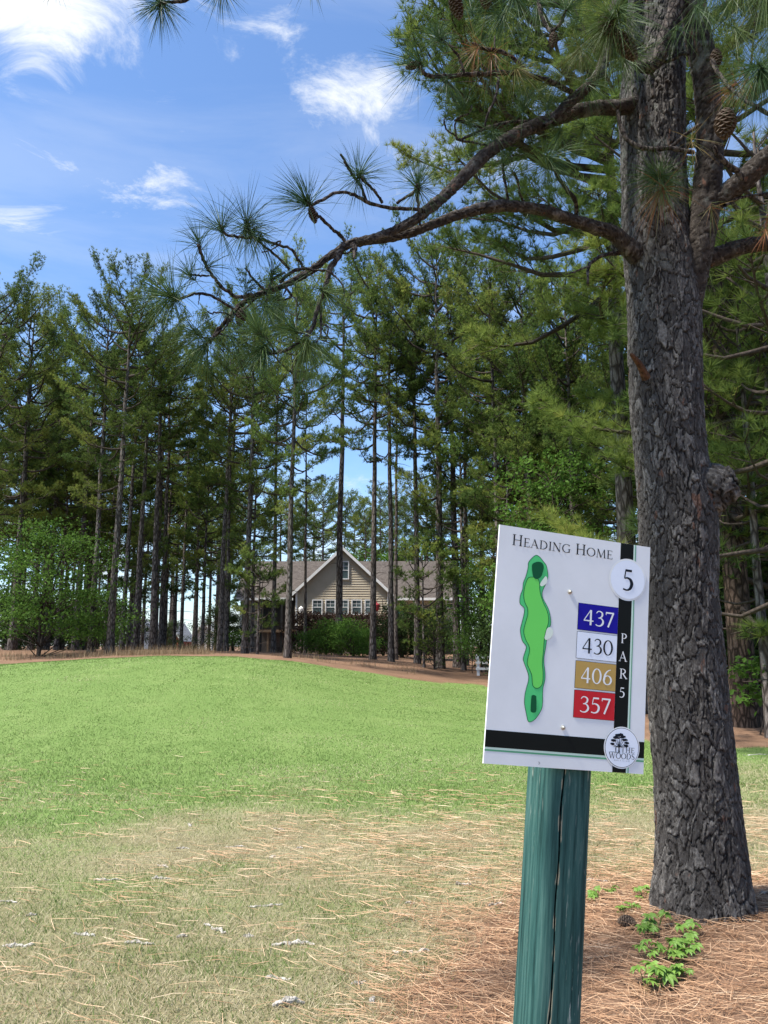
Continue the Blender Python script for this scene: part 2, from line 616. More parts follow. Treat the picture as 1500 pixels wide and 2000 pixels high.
def build_straw():
    r = RS(9)
    m = leafmat("fallen_needles", [(0, (.22, .115, .062)), (.5, (.46, .275, .16)), (.8, (.58, .40, .25)), (1, (.68, .53, .37))], .15, .7, .1, 0)
    xs, ys, dn = [], [], []
    x = r.rand(90000) * 9 - 3.5
    y = 2.6 + r.rand(90000) * 4.2
    k = r.rand(90000) < straw_mask(x, y) * .82
    xs.append(x[k]), ys.append(y[k]), dn.append(np.ones(k.sum()))
    n2 = 32000
    y = 2.6 + r.rand(n2) ** 1.15 * 8.5
    x = (r.rand(n2) * 2 - 1) * (y * .56 + .8)
    wgt = np.clip(.12 + .9 * sst(-3, 3, x) * sst(10.5, 6, y) * (.3 + fbm(x, y, .9, 31)), 0, 1) * sst(11, 7.5, y)
    wgt *= .35 + 1.2 * sst(.4, .62, fbm(x, y * 1.6, 1.2, 33))
    k = r.rand(n2) < wgt
    xs.append(x[k]), ys.append(y[k]), dn.append(np.zeros(k.sum()))
    x, y, dense = np.concatenate(xs), np.concatenate(ys), np.concatenate(dn)
    n = len(x)
    ang = np.where(dense > .5, r.randn(n) * 1.0 - .15, r.randn(n) * .45 - .25) + math.pi * (r.rand(n) < .5)
    L = .10 + .13 * r.rand(n)
    d = unit(np.stack([np.cos(ang), np.sin(ang), r.randn(n) * .07], -1))
    z = gz(x, y) + .006 + dense * .028 * r.rand(n) + (1 - dense) * (.012 + .012 * r.rand(n))
    base = np.stack([x, y, z], -1)
    # curve sideways
    s = np.stack([-d[:, 1], d[:, 0], 0 * x], -1)
    bend = r.randn(n) * .06
    w = np.maximum(.0010, y * .00027) * (.8 + .5 * r.rand(n))
    flat = unit(s + np.array([0, 0, 1]) * r.randn(n)[:, None] * .5) * w[:, None]
    mid = base + d * (L * .5)[:, None] + s * (bend * L)[:, None]
    end = base + d * L[:, None]
    mid[:, 2] += .004 * r.rand(n)
    v = np.stack([base - flat, base + flat, mid - flat, mid + flat, end], 1).reshape(-1, 3)
    i = np.arange(n)[:, None] * 5
    mb = MB()
    mb.add(v, i + np.array([[0, 1, 3, 2]]), i + np.array([[2, 3, 4]]), np.repeat(np.clip(r.rand(n) * .8 + .2 * (1 - dense), 0, 1), 5))
    o = mb.build("pine_straw", m, kind='stuff')
    tag(o, 'fallen reddish pine needles strewn over the turf and heaped round the trunk', 'pine straw')


build_turf()
build_straw()

# ------------------------------------------------------------------ pines of the wood
def tufts(mb, pos, axis, L, n, w, r, tint, spread=1.15, sag=.12):
    """clusters of straight needles, one triangle each"""
    pos, axis = np.asarray(pos, float), unit(axis)
    k = len(pos)
    d = unit(np.repeat(axis, n, 0) + r.randn(k * n, 3) * spread * .62)
    ln = np.repeat(np.broadcast_to(np.asarray(L, float), (k,)), n) * (.6 + .5 * r.rand(k * n))
    b = np.repeat(pos, n, 0) + d * ln[:, None] * .06
    tip = b + d * ln[:, None]
    tip[:, 2] -= sag * ln
    s = unit(np.cross(d, r.randn(k * n, 3))) * w
    v = np.stack([b - s, b + s, tip], 1).reshape(-1, 3)
    tt = np.repeat(np.broadcast_to(np.asarray(tint, float), (k,)), n)
    mb.add(v, tris=np.arange(k * n * 3).reshape(-1, 3), tint=np.repeat(np.clip(tt + r.randn(k * n) * .05, 0, .93), 3))


def pine_geo(seed, H, hb, R, r0, nl, nn=10, nlen=.19, nw=.0135, bow=.3, dens=2.25, azbias=None, lean=0.0, low=0.6, twig=7.0):
    """trunk, branches and needle clumps of a pine H tall with a crown from hb up"""
    r = RS(seed)
    tr, br, cr = MB(), MB(), MB()
    k = 16
    hh = np.linspace(0, 1, k)
    wob = np.cumsum(r.randn(k, 2) * .045 * H / 20, 0) * hh[:, None]
    path = np.stack([wob[:, 0] + lean * hh * H, wob[:, 1], hh * H - .15 * (1 - hh)], -1)
    rad = r0 * (1 - hh) ** .75 * .95 + .02
    rad[0] *= 1.3
    tr.tube(smooth_path(np.c_[path, rad], 2)[:, :3], smooth_path(np.c_[path, rad], 2)[:, 3], 12)

    def tp(h):
        return np.array([np.interp(h, path[:, 2], path[:, 0]), np.interp(h, path[:, 2], path[:, 1]), h])
    P, A, S = [], [], []
    az = r.rand() * 6.28
    for i in range(nl):
        t = (i + r.rand() * .8) / nl
        h = hb + (H - hb) * t ** .78 * .965
        az += 2.4 + r.randn() * .35
        a = az
        if azbias is not None and r.rand() < azbias[1]:
            a = azbias[0] + r.randn() * .5
        prof = (low + (1 - low) * math.sin(min(1, t * 1.9) * math.pi / 2)) * max(0.05, 1 - (max(0, t - .2) / .86) ** 4) ** .7
        Lb = R * prof * (.55 + .6 * r.rand())
        Lb = max(Lb, .045 * H)
        el = math.radians(-4 + 40 * t + r.randn() * 11)
        d = np.array([math.cos(a) * math.cos(el), math.sin(a) * math.cos(el), math.sin(el)])
        m = 6
        tt = np.linspace(0, 1, m)
        side = np.array([-d[1], d[0], 0])
        cur = r.randn() * .12
        pts = tp(h) + d * (tt * Lb)[:, None] + side * (cur * Lb * tt ** 2)[:, None]
        pts[:, 2] += bow * Lb * (tt ** 2.2) * (.5 + r.rand()) - .10 * Lb * np.sin(tt * math.pi)
        pts += r.randn(m, 3) * .025 * Lb * tt[:, None]
        rb = (.016 + .017 * Lb) * (1 - tt * .8)
        br.tube(pts, rb, 5)
        lt_ = .37 + .18 * r.randn()
        cl_ = [1.0, .90, .76 + .06 * r.rand(), .60 + .06 * r.rand(), .44 + .08 * r.rand()][:3 + int(Lb * .8)]
        ns = max(3, int(Lb * 3.0 * dens))
        for j in range(ns):
            u = min(1, max(.25, cl_[j % len(cl_)] + r.randn() * .06))
            q = np.array([np.interp(u, tt, pts[:, c]) for c in range(3)])
            sgn = 1 if (j % 2) else -1
            sd = unit(d * .8 + side * sgn * (.5 + .7 * r.rand()) + np.array([0, 0, .12 + .45 * r.rand()]))
            Ls = (.30 + .26 * Lb * (1.15 - u) + .30 * r.rand()) * (.8 + .4 * r.rand())
            e = q + sd * Ls + np.array([0, 0, .08 * Ls])
            mid = (q + e) / 2 + r.randn(3) * .04 * Ls
            br.tube([q, mid, e], [.011 + .004 * Ls, .009, .006], 3, cap=False)
            nt = max(2, int(Ls * twig * 2.0))
            for g in range(nt):
                f = 1 - .75 * g / nt
                c = q + (e - q) * f + r.randn(3) * np.array([.13, .13, .07]) * (1 if g else .2)
                P.append(c)
                A.append(sd * .45 + np.array([0, 0, .8]) + r.randn(3) * .25)
                S.append(lt_ + .20 * max(-.5, min(1, (c[2] - q[2]) * 1.5 + .25)) + r.randn() * .10)  # tufts higher on a bough get a lighter tint, imitating sunlit tops
        P.append(pts[-1])
        A.append(d + np.array([0, 0, .6]))
        S.append(.6)
    P.append(tp(H))
    A.append(np.array([0, 0, 1.0]))
    S.append(.6)
    # dead stubs below the crown
    for i in range(int(3 + hb * .7)):
        h = hb * (.35 + .65 * r.rand())
        a = r.rand() * 6.28
        Lb = .3 + r.rand() * 1.1
        d = np.array([math.cos(a), math.sin(a), -.1 + .4 * r.rand()])
        p0 = tp(h)
        br.tube([p0, p0 + d * Lb * .5 + r.randn(3) * .05, p0 + d * Lb + np.array([0, 0, -.1 * Lb])], [.022, .014, .006], 4, cap=False)
    P = np.array(P)
    n0 = len(P)
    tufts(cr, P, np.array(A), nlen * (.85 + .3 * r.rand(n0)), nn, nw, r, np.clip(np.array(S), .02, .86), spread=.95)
    return tr, br, cr


class Tree:
    """a pattern tree; every planted one is a copy with its own root and parts"""

    def __init__(self, parts):
        self.parts = parts                       # (name, mesh)

    def plant(self, name, loc, rz, scale, label, group=None, cat='tree'):
        e = empty(name, loc, rz)
        e.scale = scale if hasattr(scale, '__len__') else (scale,) * 3
        for nm, me in self.parts:
            o = bpy.data.objects.new(nm, me)
            col.objects.link(o)
            o.parent = e
        return tag(e, label, cat, group)


def join(a, b):
    """put the limbs b onto the stem a"""
    for v, t in zip(b.v, b.a):
        a.v.append(v)
        a.a.append(t)
    a.q += [q + a.n for q in b.q]
    a.t += [t + a.n for t in b.t]
    a.n += b.n


def pine_tree(bark=None, **k):
    tr, br, cr = pine_geo(**k)
    nq, nt = sum(len(x) for x in tr.q), sum(len(x) for x in tr.t)
    join(tr, br)
    me = tr.mesh("trunk", bark or m_bark_far, True)
    me.materials.append(m_twig)
    tq, ttr = sum(len(x) for x in tr.q), sum(len(x) for x in tr.t)
    mi = np.ones(tq + ttr, np.int32)
    mi[:nq] = 0
    mi[tq:tq + nt] = 0
    if len(me.polygons) == len(mi):
        me.polygons.foreach_set('material_index', mi)
    return Tree([("trunk", me), ("crown", cr.mesh("crown", m_needle))])


PT = {
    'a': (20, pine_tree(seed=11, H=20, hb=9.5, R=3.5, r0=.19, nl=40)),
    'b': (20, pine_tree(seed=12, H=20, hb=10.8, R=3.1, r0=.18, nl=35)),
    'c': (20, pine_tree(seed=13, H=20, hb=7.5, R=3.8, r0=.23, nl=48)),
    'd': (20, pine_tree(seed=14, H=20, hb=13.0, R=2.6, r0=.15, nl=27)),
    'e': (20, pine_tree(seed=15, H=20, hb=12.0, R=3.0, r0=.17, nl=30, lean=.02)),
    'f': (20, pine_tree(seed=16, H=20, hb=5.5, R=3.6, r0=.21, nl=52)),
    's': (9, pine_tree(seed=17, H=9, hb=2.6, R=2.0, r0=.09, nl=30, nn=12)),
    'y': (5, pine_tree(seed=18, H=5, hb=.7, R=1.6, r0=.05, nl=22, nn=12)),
}


def pine(px, Y, top, kind, label, group=None, wide=1.0, rz=None, name="pine_tree"):
    """a pine whose foot stands Y metres ahead under px, as tall as the photograph shows it"""
    base = at(px, 1262, Y)
    z = float(gz(base[0], Y))
    H0, T = PT[kind]
    s = (at(px, top, Y)[2] - z) / H0 * (.93 if px < 420 else .98)
    return T.plant(name, (base[0], Y, z), rz if rz is not None else random.Random(px * 7 + Y).random() * 6.28, (s * wide, s * wide, s), label, group)


# single pines that can be told apart along the lawn's far edge
pine(178, 33, 585, 'b', 'straight slim pine beside the tallest pine at the lawn edge, bare to mid height')
pine(215, 31, 505, 'c', 'tallest pale-trunked pine at the lawn edge near the dry grass clumps', wide=.86, rz=1.0)
pine(238, 37, 640, 'd', 'slightly leaning dark pine just behind the tallest pale-trunked pine')
pine(263, 36, 610, 'b', 'stout dark pine beside the grey far shed', rz=2)
pine(298, 36, 600, 'e', 'thick-trunked dark pine standing before the red far building', wide=1.15, rz=4.3)
pine(146, 40, 640, 'a', 'dark pine rising behind the bright green broadleaf tree')
pine(353, 45, 770, 'd', 'dark slender pine next to the white far shed')
pine(382, 47, 800, 'e', 'thin dark pine in front of the white far shed')
pine(429, 36, 690, 'b', 'slim pine of a close pair near the porch end of the house', rz=.6)
pine(441, 38, 720, 'd', 'darker trunk of a close pair of pines near the porch end')
pine(478, 32, 570, 'f', 'bushy pine with low bright boughs in front of the porch wall', wide=.8, rz=2.2)
pine(492, 39, 900, 's', 'thin young pine by the pale porch wall')
pine(534, 40, 640, 'e', 'thin pine before the dark screened porch', wide=.8)
pine(562, 28, 535, 'c', 'big thick pine on the needle bed in front of the porch and gable edge', wide=.72, rz=5.2)
pine(596, 46, 740, 'e', 'very thin pine in front of the gable siding below the roof slope', wide=.7)
pine(661, 47, 540, 'b', 'tall pine rising in front of the small gable window', wide=1.0, rz=.4)
pine(728, 36, 510, 'a', 'straight pine before the last window of the gable row', wide=.82, rz=1.2)
pine(764, 35, 580, 'b', 'slim pine in front of the deck corner post', wide=.9, rz=3.2)
pine(773, 40, 650, 'd', 'thin dark pine by the deck railing', wide=.8)
pine(815, 36, 560, 'b', 'pine with pale trunk before the deck and dark under-deck', wide=.9, rz=2.7)
pine(860, 34, 452, 'c', 'largest full-crowned pine behind the small cedar sapling', wide=.78, rz=.9)
pine(893, 36, 545, 'a', 'pine beside the largest full-crowned pine near the white rail fence', rz=4)
pine(909, 40, 620, 'e', 'darker slender pine further behind the white rail fence', wide=.9)
pine(945, 38, 640, 'd', 'pine close behind the white rail fence', rz=2)
pine(980, 30, 545, 'a', 'tall pine behind the upper corner of the course sign', wide=.9, rz=3.9)
pine(1060, 33, 560, 'c', 'broad pine in the wood behind the course sign', wide=.8, rz=1.4)
pine(1126, 27, 515, 'f', 'dense pine close behind the course sign and the great near trunk', wide=.72, rz=2.6)
pine(1180, 34, 560, 'c', 'dark pine filling the gap between course sign and near trunk', wide=.8)
pine(22, 37, 560, 'f', 'full dark pine behind the broadleaf tree at the wood edge', wide=.85, rz=1.3)
pine(-60, 34, 520, 'c', 'broad dark pine at the wood edge beyond the broadleaf tree', wide=.9)
pine(90, 44, 600, 'c', 'dark pine in the shade behind the broadleaf tree', wide=.8)
for i, (px, Y) in enumerate(((545, 84), (590, 92), (630, 86), (668, 97), (715, 84), (745, 96), (790, 86), (835, 82), (870, 92), (915, 80), (770, 104), (690, 108), (610, 106), (850, 108))):
    pine(px, Y, (940, 985, 955, 970, 1000, 960, 975, 940, 960, 900, 985, 975, 960, 950)[i], 'abcea'[i % 5], 'far pine with pale crown rising beyond the house roof', 'far pines beyond the house')
# low pines
pine(503, 31, 1085, 'y', 'small young pine with bright boughs by the porch wall', wide=1.0, rz=.5)
pine(828, 33, 1080, 'y', 'young pine with drooping bright boughs before the deck', wide=.95, rz=1.9)
pine(905, 34, 830, 's', 'half-grown pine with bright tufts behind the white rail fence', wide=.9)
pine(1000, 27, 880, 's', 'half-grown pine behind the sign board', wide=.9)
pine(270, 39, 1000, 's', 'half-grown pine under the dark stout trunks', wide=.8)
pine(395, 42, 900, 's', 'half-grown pine between the close pair and the white shed', wide=1.0)
for i, (px, Y, top) in enumerate(((-30, 42, 820), (60, 48, 840), (110, 41, 900), (160, 47, 860), (205, 52, 900), (320, 50, 900), (250, 56, 930), (430, 52, 930), (15, 55, 900), (340, 60, 980))):
    pine(px, Y, top, 's', 'dark half-grown pine filling the wood under the tall trunks', 'half-grown pines in the wood beyond the mound', wide=1.25)
for i, (px, Y, top) in enumerate(((1470, 19, 640), (1540, 17, 700), (1410, 22, 600), (1230, 23, 700), (1500, 26, 560), (1130, 31, 800), (1030, 33, 780))):
    pine(px, Y, top, 'f' if i % 2 else 's', 'full dark pine close behind the great trunk and sign', 'full pines behind the great trunk', wide=1.0 if i % 2 else 1.2)

pine(1492, 13.2, 560, 's', 'bright bushy pine standing before the red-barked pine', wide=1.0, rz=1.1)
pine(1545, 15.5, 620, 's', 'bushy pine beside the red-barked pine at the wood edge', wide=1.2, rz=2.1)
pine(1405, 21, 700, 's', 'bushy pine in the shade behind the red-barked pine', wide=1.3, rz=.3)
# the dark wood behind: slender trunks that only their place tells apart
rr = random.Random(4)
spots = []
tries = 0
while len(spots) < 92 and tries < 6000:
    tries += 1
    px = rr.uniform(-330, 470) if rr.random() < .56 else rr.uniform(900, 1850)
    Y = rr.uniform(38, 92) if px < 600 else rr.uniform(27, 75)
    x = (px - 750) / 1500 * Y
    if -14 < x < 9 and 54 < Y < 80:
        continue
    if 330 < px < 410 and Y < 60:
        continue
    if any((x - a) ** 2 + (Y - b) ** 2 < 2.6 ** 2 for a, b, _ in spots):
        continue
    spots.append((x, Y, px))
for x, Y, px in spots:
    kind = rr.choice('badcabfec' if px < 600 else 'acfbdcf')
    H0, T = PT[kind]
    s = rr.uniform(.82, 1.05) * (17.5 if px < 600 else 16.5) / H0
    lab = ('slender dark-trunked pine in the shaded wood beyond the mound' if px < 600 else 'dark pine of the dense wood behind sign and near trunk')
    T.plant("pine_tree", (x, Y, float(gz(x, Y))), rr.random() * 6.28, (s, s, s), lab, 'pines of the wood beyond the mound' if px < 600 else 'pines of the wood behind the sign')


# ------------------------------------------------------------------ broadleaf trees and shrubs
def leaf_cloud(mb, centres, sig, n, size, r, tint):
    k = len(centres)
    c = np.repeat(np.asarray(centres, float), n, 0) + r.randn(k * n, 3) * sig * np.repeat(.6 + .8 * r.rand(k), n)[:, None] * np.array([1.25, 1.25, .55])
    d = unit(r.randn(k * n, 3) + np.array([0, 0, -.25]))
    nrm = unit(r.randn(k * n, 3) * .8 + np.array([0, 0, 1.0]))
    s = unit(np.cross(d, nrm))
    L = size * (.6 + .7 * r.rand(k * n))[:, None]
    fold = nrm * L * .08
    v = np.stack([c, c + d * L * .5 + s * L * .3 + fold, c + d * L, c + d * L * .5 - s * L * .3 + fold], 1).reshape(-1, 3)
    i = np.arange(k * n)[:, None] * 4
    tt = np.repeat(np.broadcast_to(tint, (k,)), n) + r.randn(k * n) * .12
    mb.add(v, tris=np.concatenate([i + np.array([[0, 1, 2]]), i + np.array([[0, 2, 3]])]), tint=np.repeat(np.clip(tt, 0, 1), 4))


def broadleaf(seed, H, R, base, ncl, nleaf, size, sig, r0=.08, stems=1, m=None, flat=1.0):
    r = RS(seed)
    tr, cr = MB(), MB()
    tops = []
    for s in range(stems):
        a = r.rand() * 6.28
        top = np.array([math.cos(a), math.sin(a), 0]) * R * .35 * (stems > 1) + np.array([0, 0, H * .86])
        pts = smooth_path([np.array([0, 0, -.1]) + r.randn(3) * .05 * (stems > 1), top * .4 + r.randn(3) * .05 * H * .3, top], 4)
        tr.tube(pts, np.linspace(r0, r0 * .25, len(pts)), 7)
        tops.append(pts)
    C = []
    for i in range(ncl):
        z = base + (H - base) * (.04 + .93 * r.rand())
        t = (z - base) / (H - base)
        a = r.rand() * 6.28
        rad = R * math.sqrt(max(.05, 1 - (2 * t - .85) ** 2 / 1.4)) * (.25 + .75 * r.rand() ** .6) * (.62 + .75 * vnoise(a * 1.6, z * 2.2 / H * 3, 1, seed))
        c = np.array([math.cos(a) * rad, math.sin(a) * rad * flat, z])
        C.append(c)
        st = tops[i % stems]
        q = st[np.argmin(np.abs(st[:, 2] - max(.1, z - rad * .55)))]
        tr.tube([q, (q + c) / 2 + np.array([0, 0, .05 * R]) + r.randn(3) * .05 * R, c], [r0 * .35, r0 * .2, .004], 4, cap=False)
    C = np.array(C)
    leaf_cloud(cr, C, sig, nleaf, size, r, .3 + .4 * r.rand(len(C)))
    return Tree([("trunk", tr.mesh("trunk", m_twig, True)), ("crown", cr.mesh("crown", m or m_leaf))])


def put(T, name, px, Y, label, cat, s=1.0, rz=0.0, group=None, dz=0.0):
    b = at(px, 1262, Y)
    return T.plant(name, (b[0], Y, float(gz(b[0], Y)) + dz), rz, s, label, group, cat)


T_left = broadleaf(31, 5.3, 2.5, .5, 110, 90, .12, .28, .07, 2)
put(T_left, "broadleaf_tree", 78, 30, 'bright green broadleaf tree with low spreading crown at the wood edge', 'tree')
put(broadleaf(32, 2.6, 1.5, .25, 50, 60, .11, .22, .04, 3), "shrub", 185, 33, 'bright green shrub at the foot of the slim straight pine', 'shrub')
T_far = broadleaf(33, 15, 4.6, 4, 150, 70, .32, .62, .2)
for px, Y, s, rz, lab in ((700, 92, .82, 0, 'light green broadleaf tree rising behind the gable roof'), (790, 95, .85, 2, 'light green broadleaf tree behind the main roof ridge'),
                          (880, 84, .82, 4, 'light green broadleaf tree beyond the roof end by the deck'), (610, 98, .68, 5, 'light green broadleaf tree behind the roof over the porch')):
    put(T_far, "broadleaf_tree", px, Y, lab, 'tree', s, rz)
T_mid = broadleaf(34, 7.5, 1.9, 1.6, 90, 60, .15, .3, .07)
put(T_mid, "broadleaf_tree", 1090, 24, 'bright green young broadleaf tree in the wood behind the sign top', 'tree', 1.0, 1)
put(T_mid, "broadleaf_tree", 940, 33, 'young broadleaf tree behind the white rail fence', 'tree', .62, 3)
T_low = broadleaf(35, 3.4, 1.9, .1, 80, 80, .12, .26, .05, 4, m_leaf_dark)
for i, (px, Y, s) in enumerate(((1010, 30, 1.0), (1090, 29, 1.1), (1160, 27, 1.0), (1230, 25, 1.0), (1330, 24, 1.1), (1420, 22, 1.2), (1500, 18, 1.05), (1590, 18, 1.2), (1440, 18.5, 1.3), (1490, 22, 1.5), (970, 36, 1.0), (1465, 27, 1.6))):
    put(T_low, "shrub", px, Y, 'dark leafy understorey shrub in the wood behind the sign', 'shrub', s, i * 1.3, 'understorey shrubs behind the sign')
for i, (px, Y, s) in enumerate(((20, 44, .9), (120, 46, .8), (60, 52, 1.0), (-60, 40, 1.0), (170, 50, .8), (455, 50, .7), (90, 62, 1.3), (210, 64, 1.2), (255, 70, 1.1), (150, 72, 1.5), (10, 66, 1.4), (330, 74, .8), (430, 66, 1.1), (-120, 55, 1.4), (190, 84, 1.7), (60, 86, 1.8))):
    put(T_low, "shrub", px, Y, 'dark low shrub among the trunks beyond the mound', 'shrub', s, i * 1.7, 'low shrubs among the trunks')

# shrubs before the house
T_s1 = broadleaf(36, 1.9, 1.7, .1, 80, 75, .11, .22, .04, 5)
put(T_s1, "shrub", 638, 44, 'rounded green shrub before the gable windows on the porch side', 'shrub', (1.0, .8, 1.0), 0)
put(T_s1, "shrub", 690, 43, 'broad green shrub before the gable windows on the deck side', 'shrub', (1.1, .8, 1.05), 2)
T_h = broadleaf(37, 2.7, 1.6, .1, 80, 70, .12, .24, .05, 5, m_leaf_red)
for i, px in enumerate((590, 622, 654, 686, 718, 748)):
    put(T_h, "hedge_shrub", px, 52, 'dark russet hedge shrub under the gable windows', 'shrub', (1, .7, 1.0), i * 1.1, 'russet hedge under the windows')
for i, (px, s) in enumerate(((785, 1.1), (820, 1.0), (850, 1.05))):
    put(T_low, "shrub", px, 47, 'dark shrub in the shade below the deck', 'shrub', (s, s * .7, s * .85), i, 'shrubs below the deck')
cedar = pine_geo(41, 1.7, .05, .5, .03, 26, 9, .13, .012, .9, 1.6, None, 0, .9, 5)
join(cedar[0], cedar[1])
Tc = Tree([("trunk", cedar[0].mesh("trunk", m_twig)), ("crown", cedar[2].mesh("crown", m_needle))])
put(Tc, "cedar_sapling", 848, 32.5, 'small bright cedar sapling at the foot of the largest full-crowned pine', 'sapling', .95)
put(broadleaf(38, 2.0, .8, .5, 24, 40, .09, .16, .02, 1), "sapling", 921, 32, 'thin pale-stemmed sapling beside the white rail fence', 'sapling')
put(broadleaf(39, 1.0, .6, .1, 16, 30, .10, .13, .02, 2), "shrub", 458, 40, 'small light shrub by the porch corner', 'shrub')
put(broadleaf(40, .7, .55, .05, 16, 40, .06, .12, .012, 4, m_leaf_dark), "shrub", 362, 34, 'tiny grey-green shrub on the needle bed near the white shed', 'shrub')
put(broadleaf(45, 1.3, .55, .5, 14, 26, .13, .12, .012, 2), "sapling", 1478, 13.6, 'leafy sprout beside the red-barked pine foot', 'sapling', 1.0)


def build_tall_grass():
    r = RS(51)
    mb = MB()
    m = leafmat("dry_tall_grass", [(0, (.20, .14, .075)), (1, (.42, .32, .19))], .2, .7, .2, 0)
    B = []
    for px, Y, n, s in [(r.uniform(-60, 460), r.uniform(27.0, 31), 46, .3) for _ in range(30)] + [(r.uniform(560, 830), r.uniform(28.5, 32), 26, .25) for _ in range(14)] + [(r.uniform(200, 400), r.uniform(27.5, 30), 60, .3) for _ in range(26)]:
        c = at(px, 1270, Y)
        p = np.c_[c[0] + r.randn(n) * s, c[1] + r.randn(n) * s]
        B.append(p)
    p = np.concatenate(B)
    n = len(p)
    base = np.c_[p, gz(p[:, 0], p[:, 1]) - .01]
    h = .10 + .36 * r.rand(n) ** 2.0
    a = r.rand(n) * 6.28
    wv = np.stack([np.cos(a), np.sin(a), 0 * a], -1) * .007
    tip = base + np.stack([r.randn(n) * .18, r.randn(n) * .18, np.ones(n)], -1) * h[:, None]
    mb.add(np.stack([base - wv, base + wv, tip], 1).reshape(-1, 3), tris=np.arange(n * 3).reshape(-1, 3), tint=np.repeat(r.rand(n), 3))
    tag(mb.build("tall_dry_grass", m, kind='stuff'), 'tall tan dry grass along the far edge of the lawn', 'grass')


build_tall_grass()

# ------------------------------------------------------------------ the house behind the pines
m_siding = mat("beige_siding", (.44, .375, .27), (.50, .43, .32), 1.5, .6, .3)
m_trim = mat("white_trim", (.72, .72, .70), (.8, .8, .78), 3, .5)
m_roof = mat("roof_shingle", (.055, .046, .04), (.115, .098, .086), 5, .95, .1, .5, 30)
m_glass = mat("window_glass", (.03, .05, .05), (.06, .09, .09), 1.2, .08, .6)
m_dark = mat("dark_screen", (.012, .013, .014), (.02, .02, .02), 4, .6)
m_deckwood = mat("deck_wood", (.20, .135, .08), (.30, .21, .13), 5, .85)
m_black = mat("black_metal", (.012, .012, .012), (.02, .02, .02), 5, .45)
m_concrete = mat("foundation", (.16, .13, .11), (.25, .21, .18), 5, .9)


def lap_wall(mb, x0, x1, y, z0, z1, step=.19, half=None, apex=None):
    """horizontal lap boards facing the lawn; half/apex clip them to a gable"""
    z = z0
    while z < z1 - 1e-6:
        zt = min(z1, z + step)

        def lim(zz):
            if apex is None or zz <= apex[0]:
                return x0, x1
            f = (apex[1] - zz) / (apex[1] - apex[0])
            c = (x0 + x1) / 2
            return c - (x1 - x0) / 2 * f, c + (x1 - x0) / 2 * f
        a0, a1 = lim(z)
        b0, b1 = lim(zt)
        mb.add([(a0, y - .04, z), (a1, y - .04, z), (b1, y, zt), (b0, y, zt), (a0, y, z), (a1, y, z)], [(0, 1, 2, 3), (4, 5, 1, 0)])
        z = zt


def window(parent, x0, x1, z0, z1, y, label=None):
    f = MB()
    w = .075
    f.box(x0 - w, x0, y - .05, y + .03, z0 - w, z1 + w)
    f.box(x1, x1 + w, y - .05, y + .03, z0 - w, z1 + w)
    f.box(x0, x1, y - .048, y + .03, z1, z1 + w)
    f.box(x0, x1, y - .06, y + .03, z0 - w, z0)
    o = f.build("window", m_trim, parent)
    zc = (z0 + z1) / 2
    for a, b in ((z0, zc), (zc, z1)):
        p = MB()
        p.box(x0, x1, y + .0, y + .02, a, b)
        p.build("pane", m_glass, o)
    b = MB()
    b.box(x0, x1, y - .025, y - .002, zc - .025, zc + .025)
    b.box((x0 + x1) / 2 - .012, (x0 + x1) / 2 + .012, y - .015, y - .003, zc + .025, z1)
    b.box(x0, x1, y - .014, y - .004, (zc + z1) / 2 - .012, (zc + z1) / 2 + .012)
    b.build("sash_bar", m_trim, o)
    return o


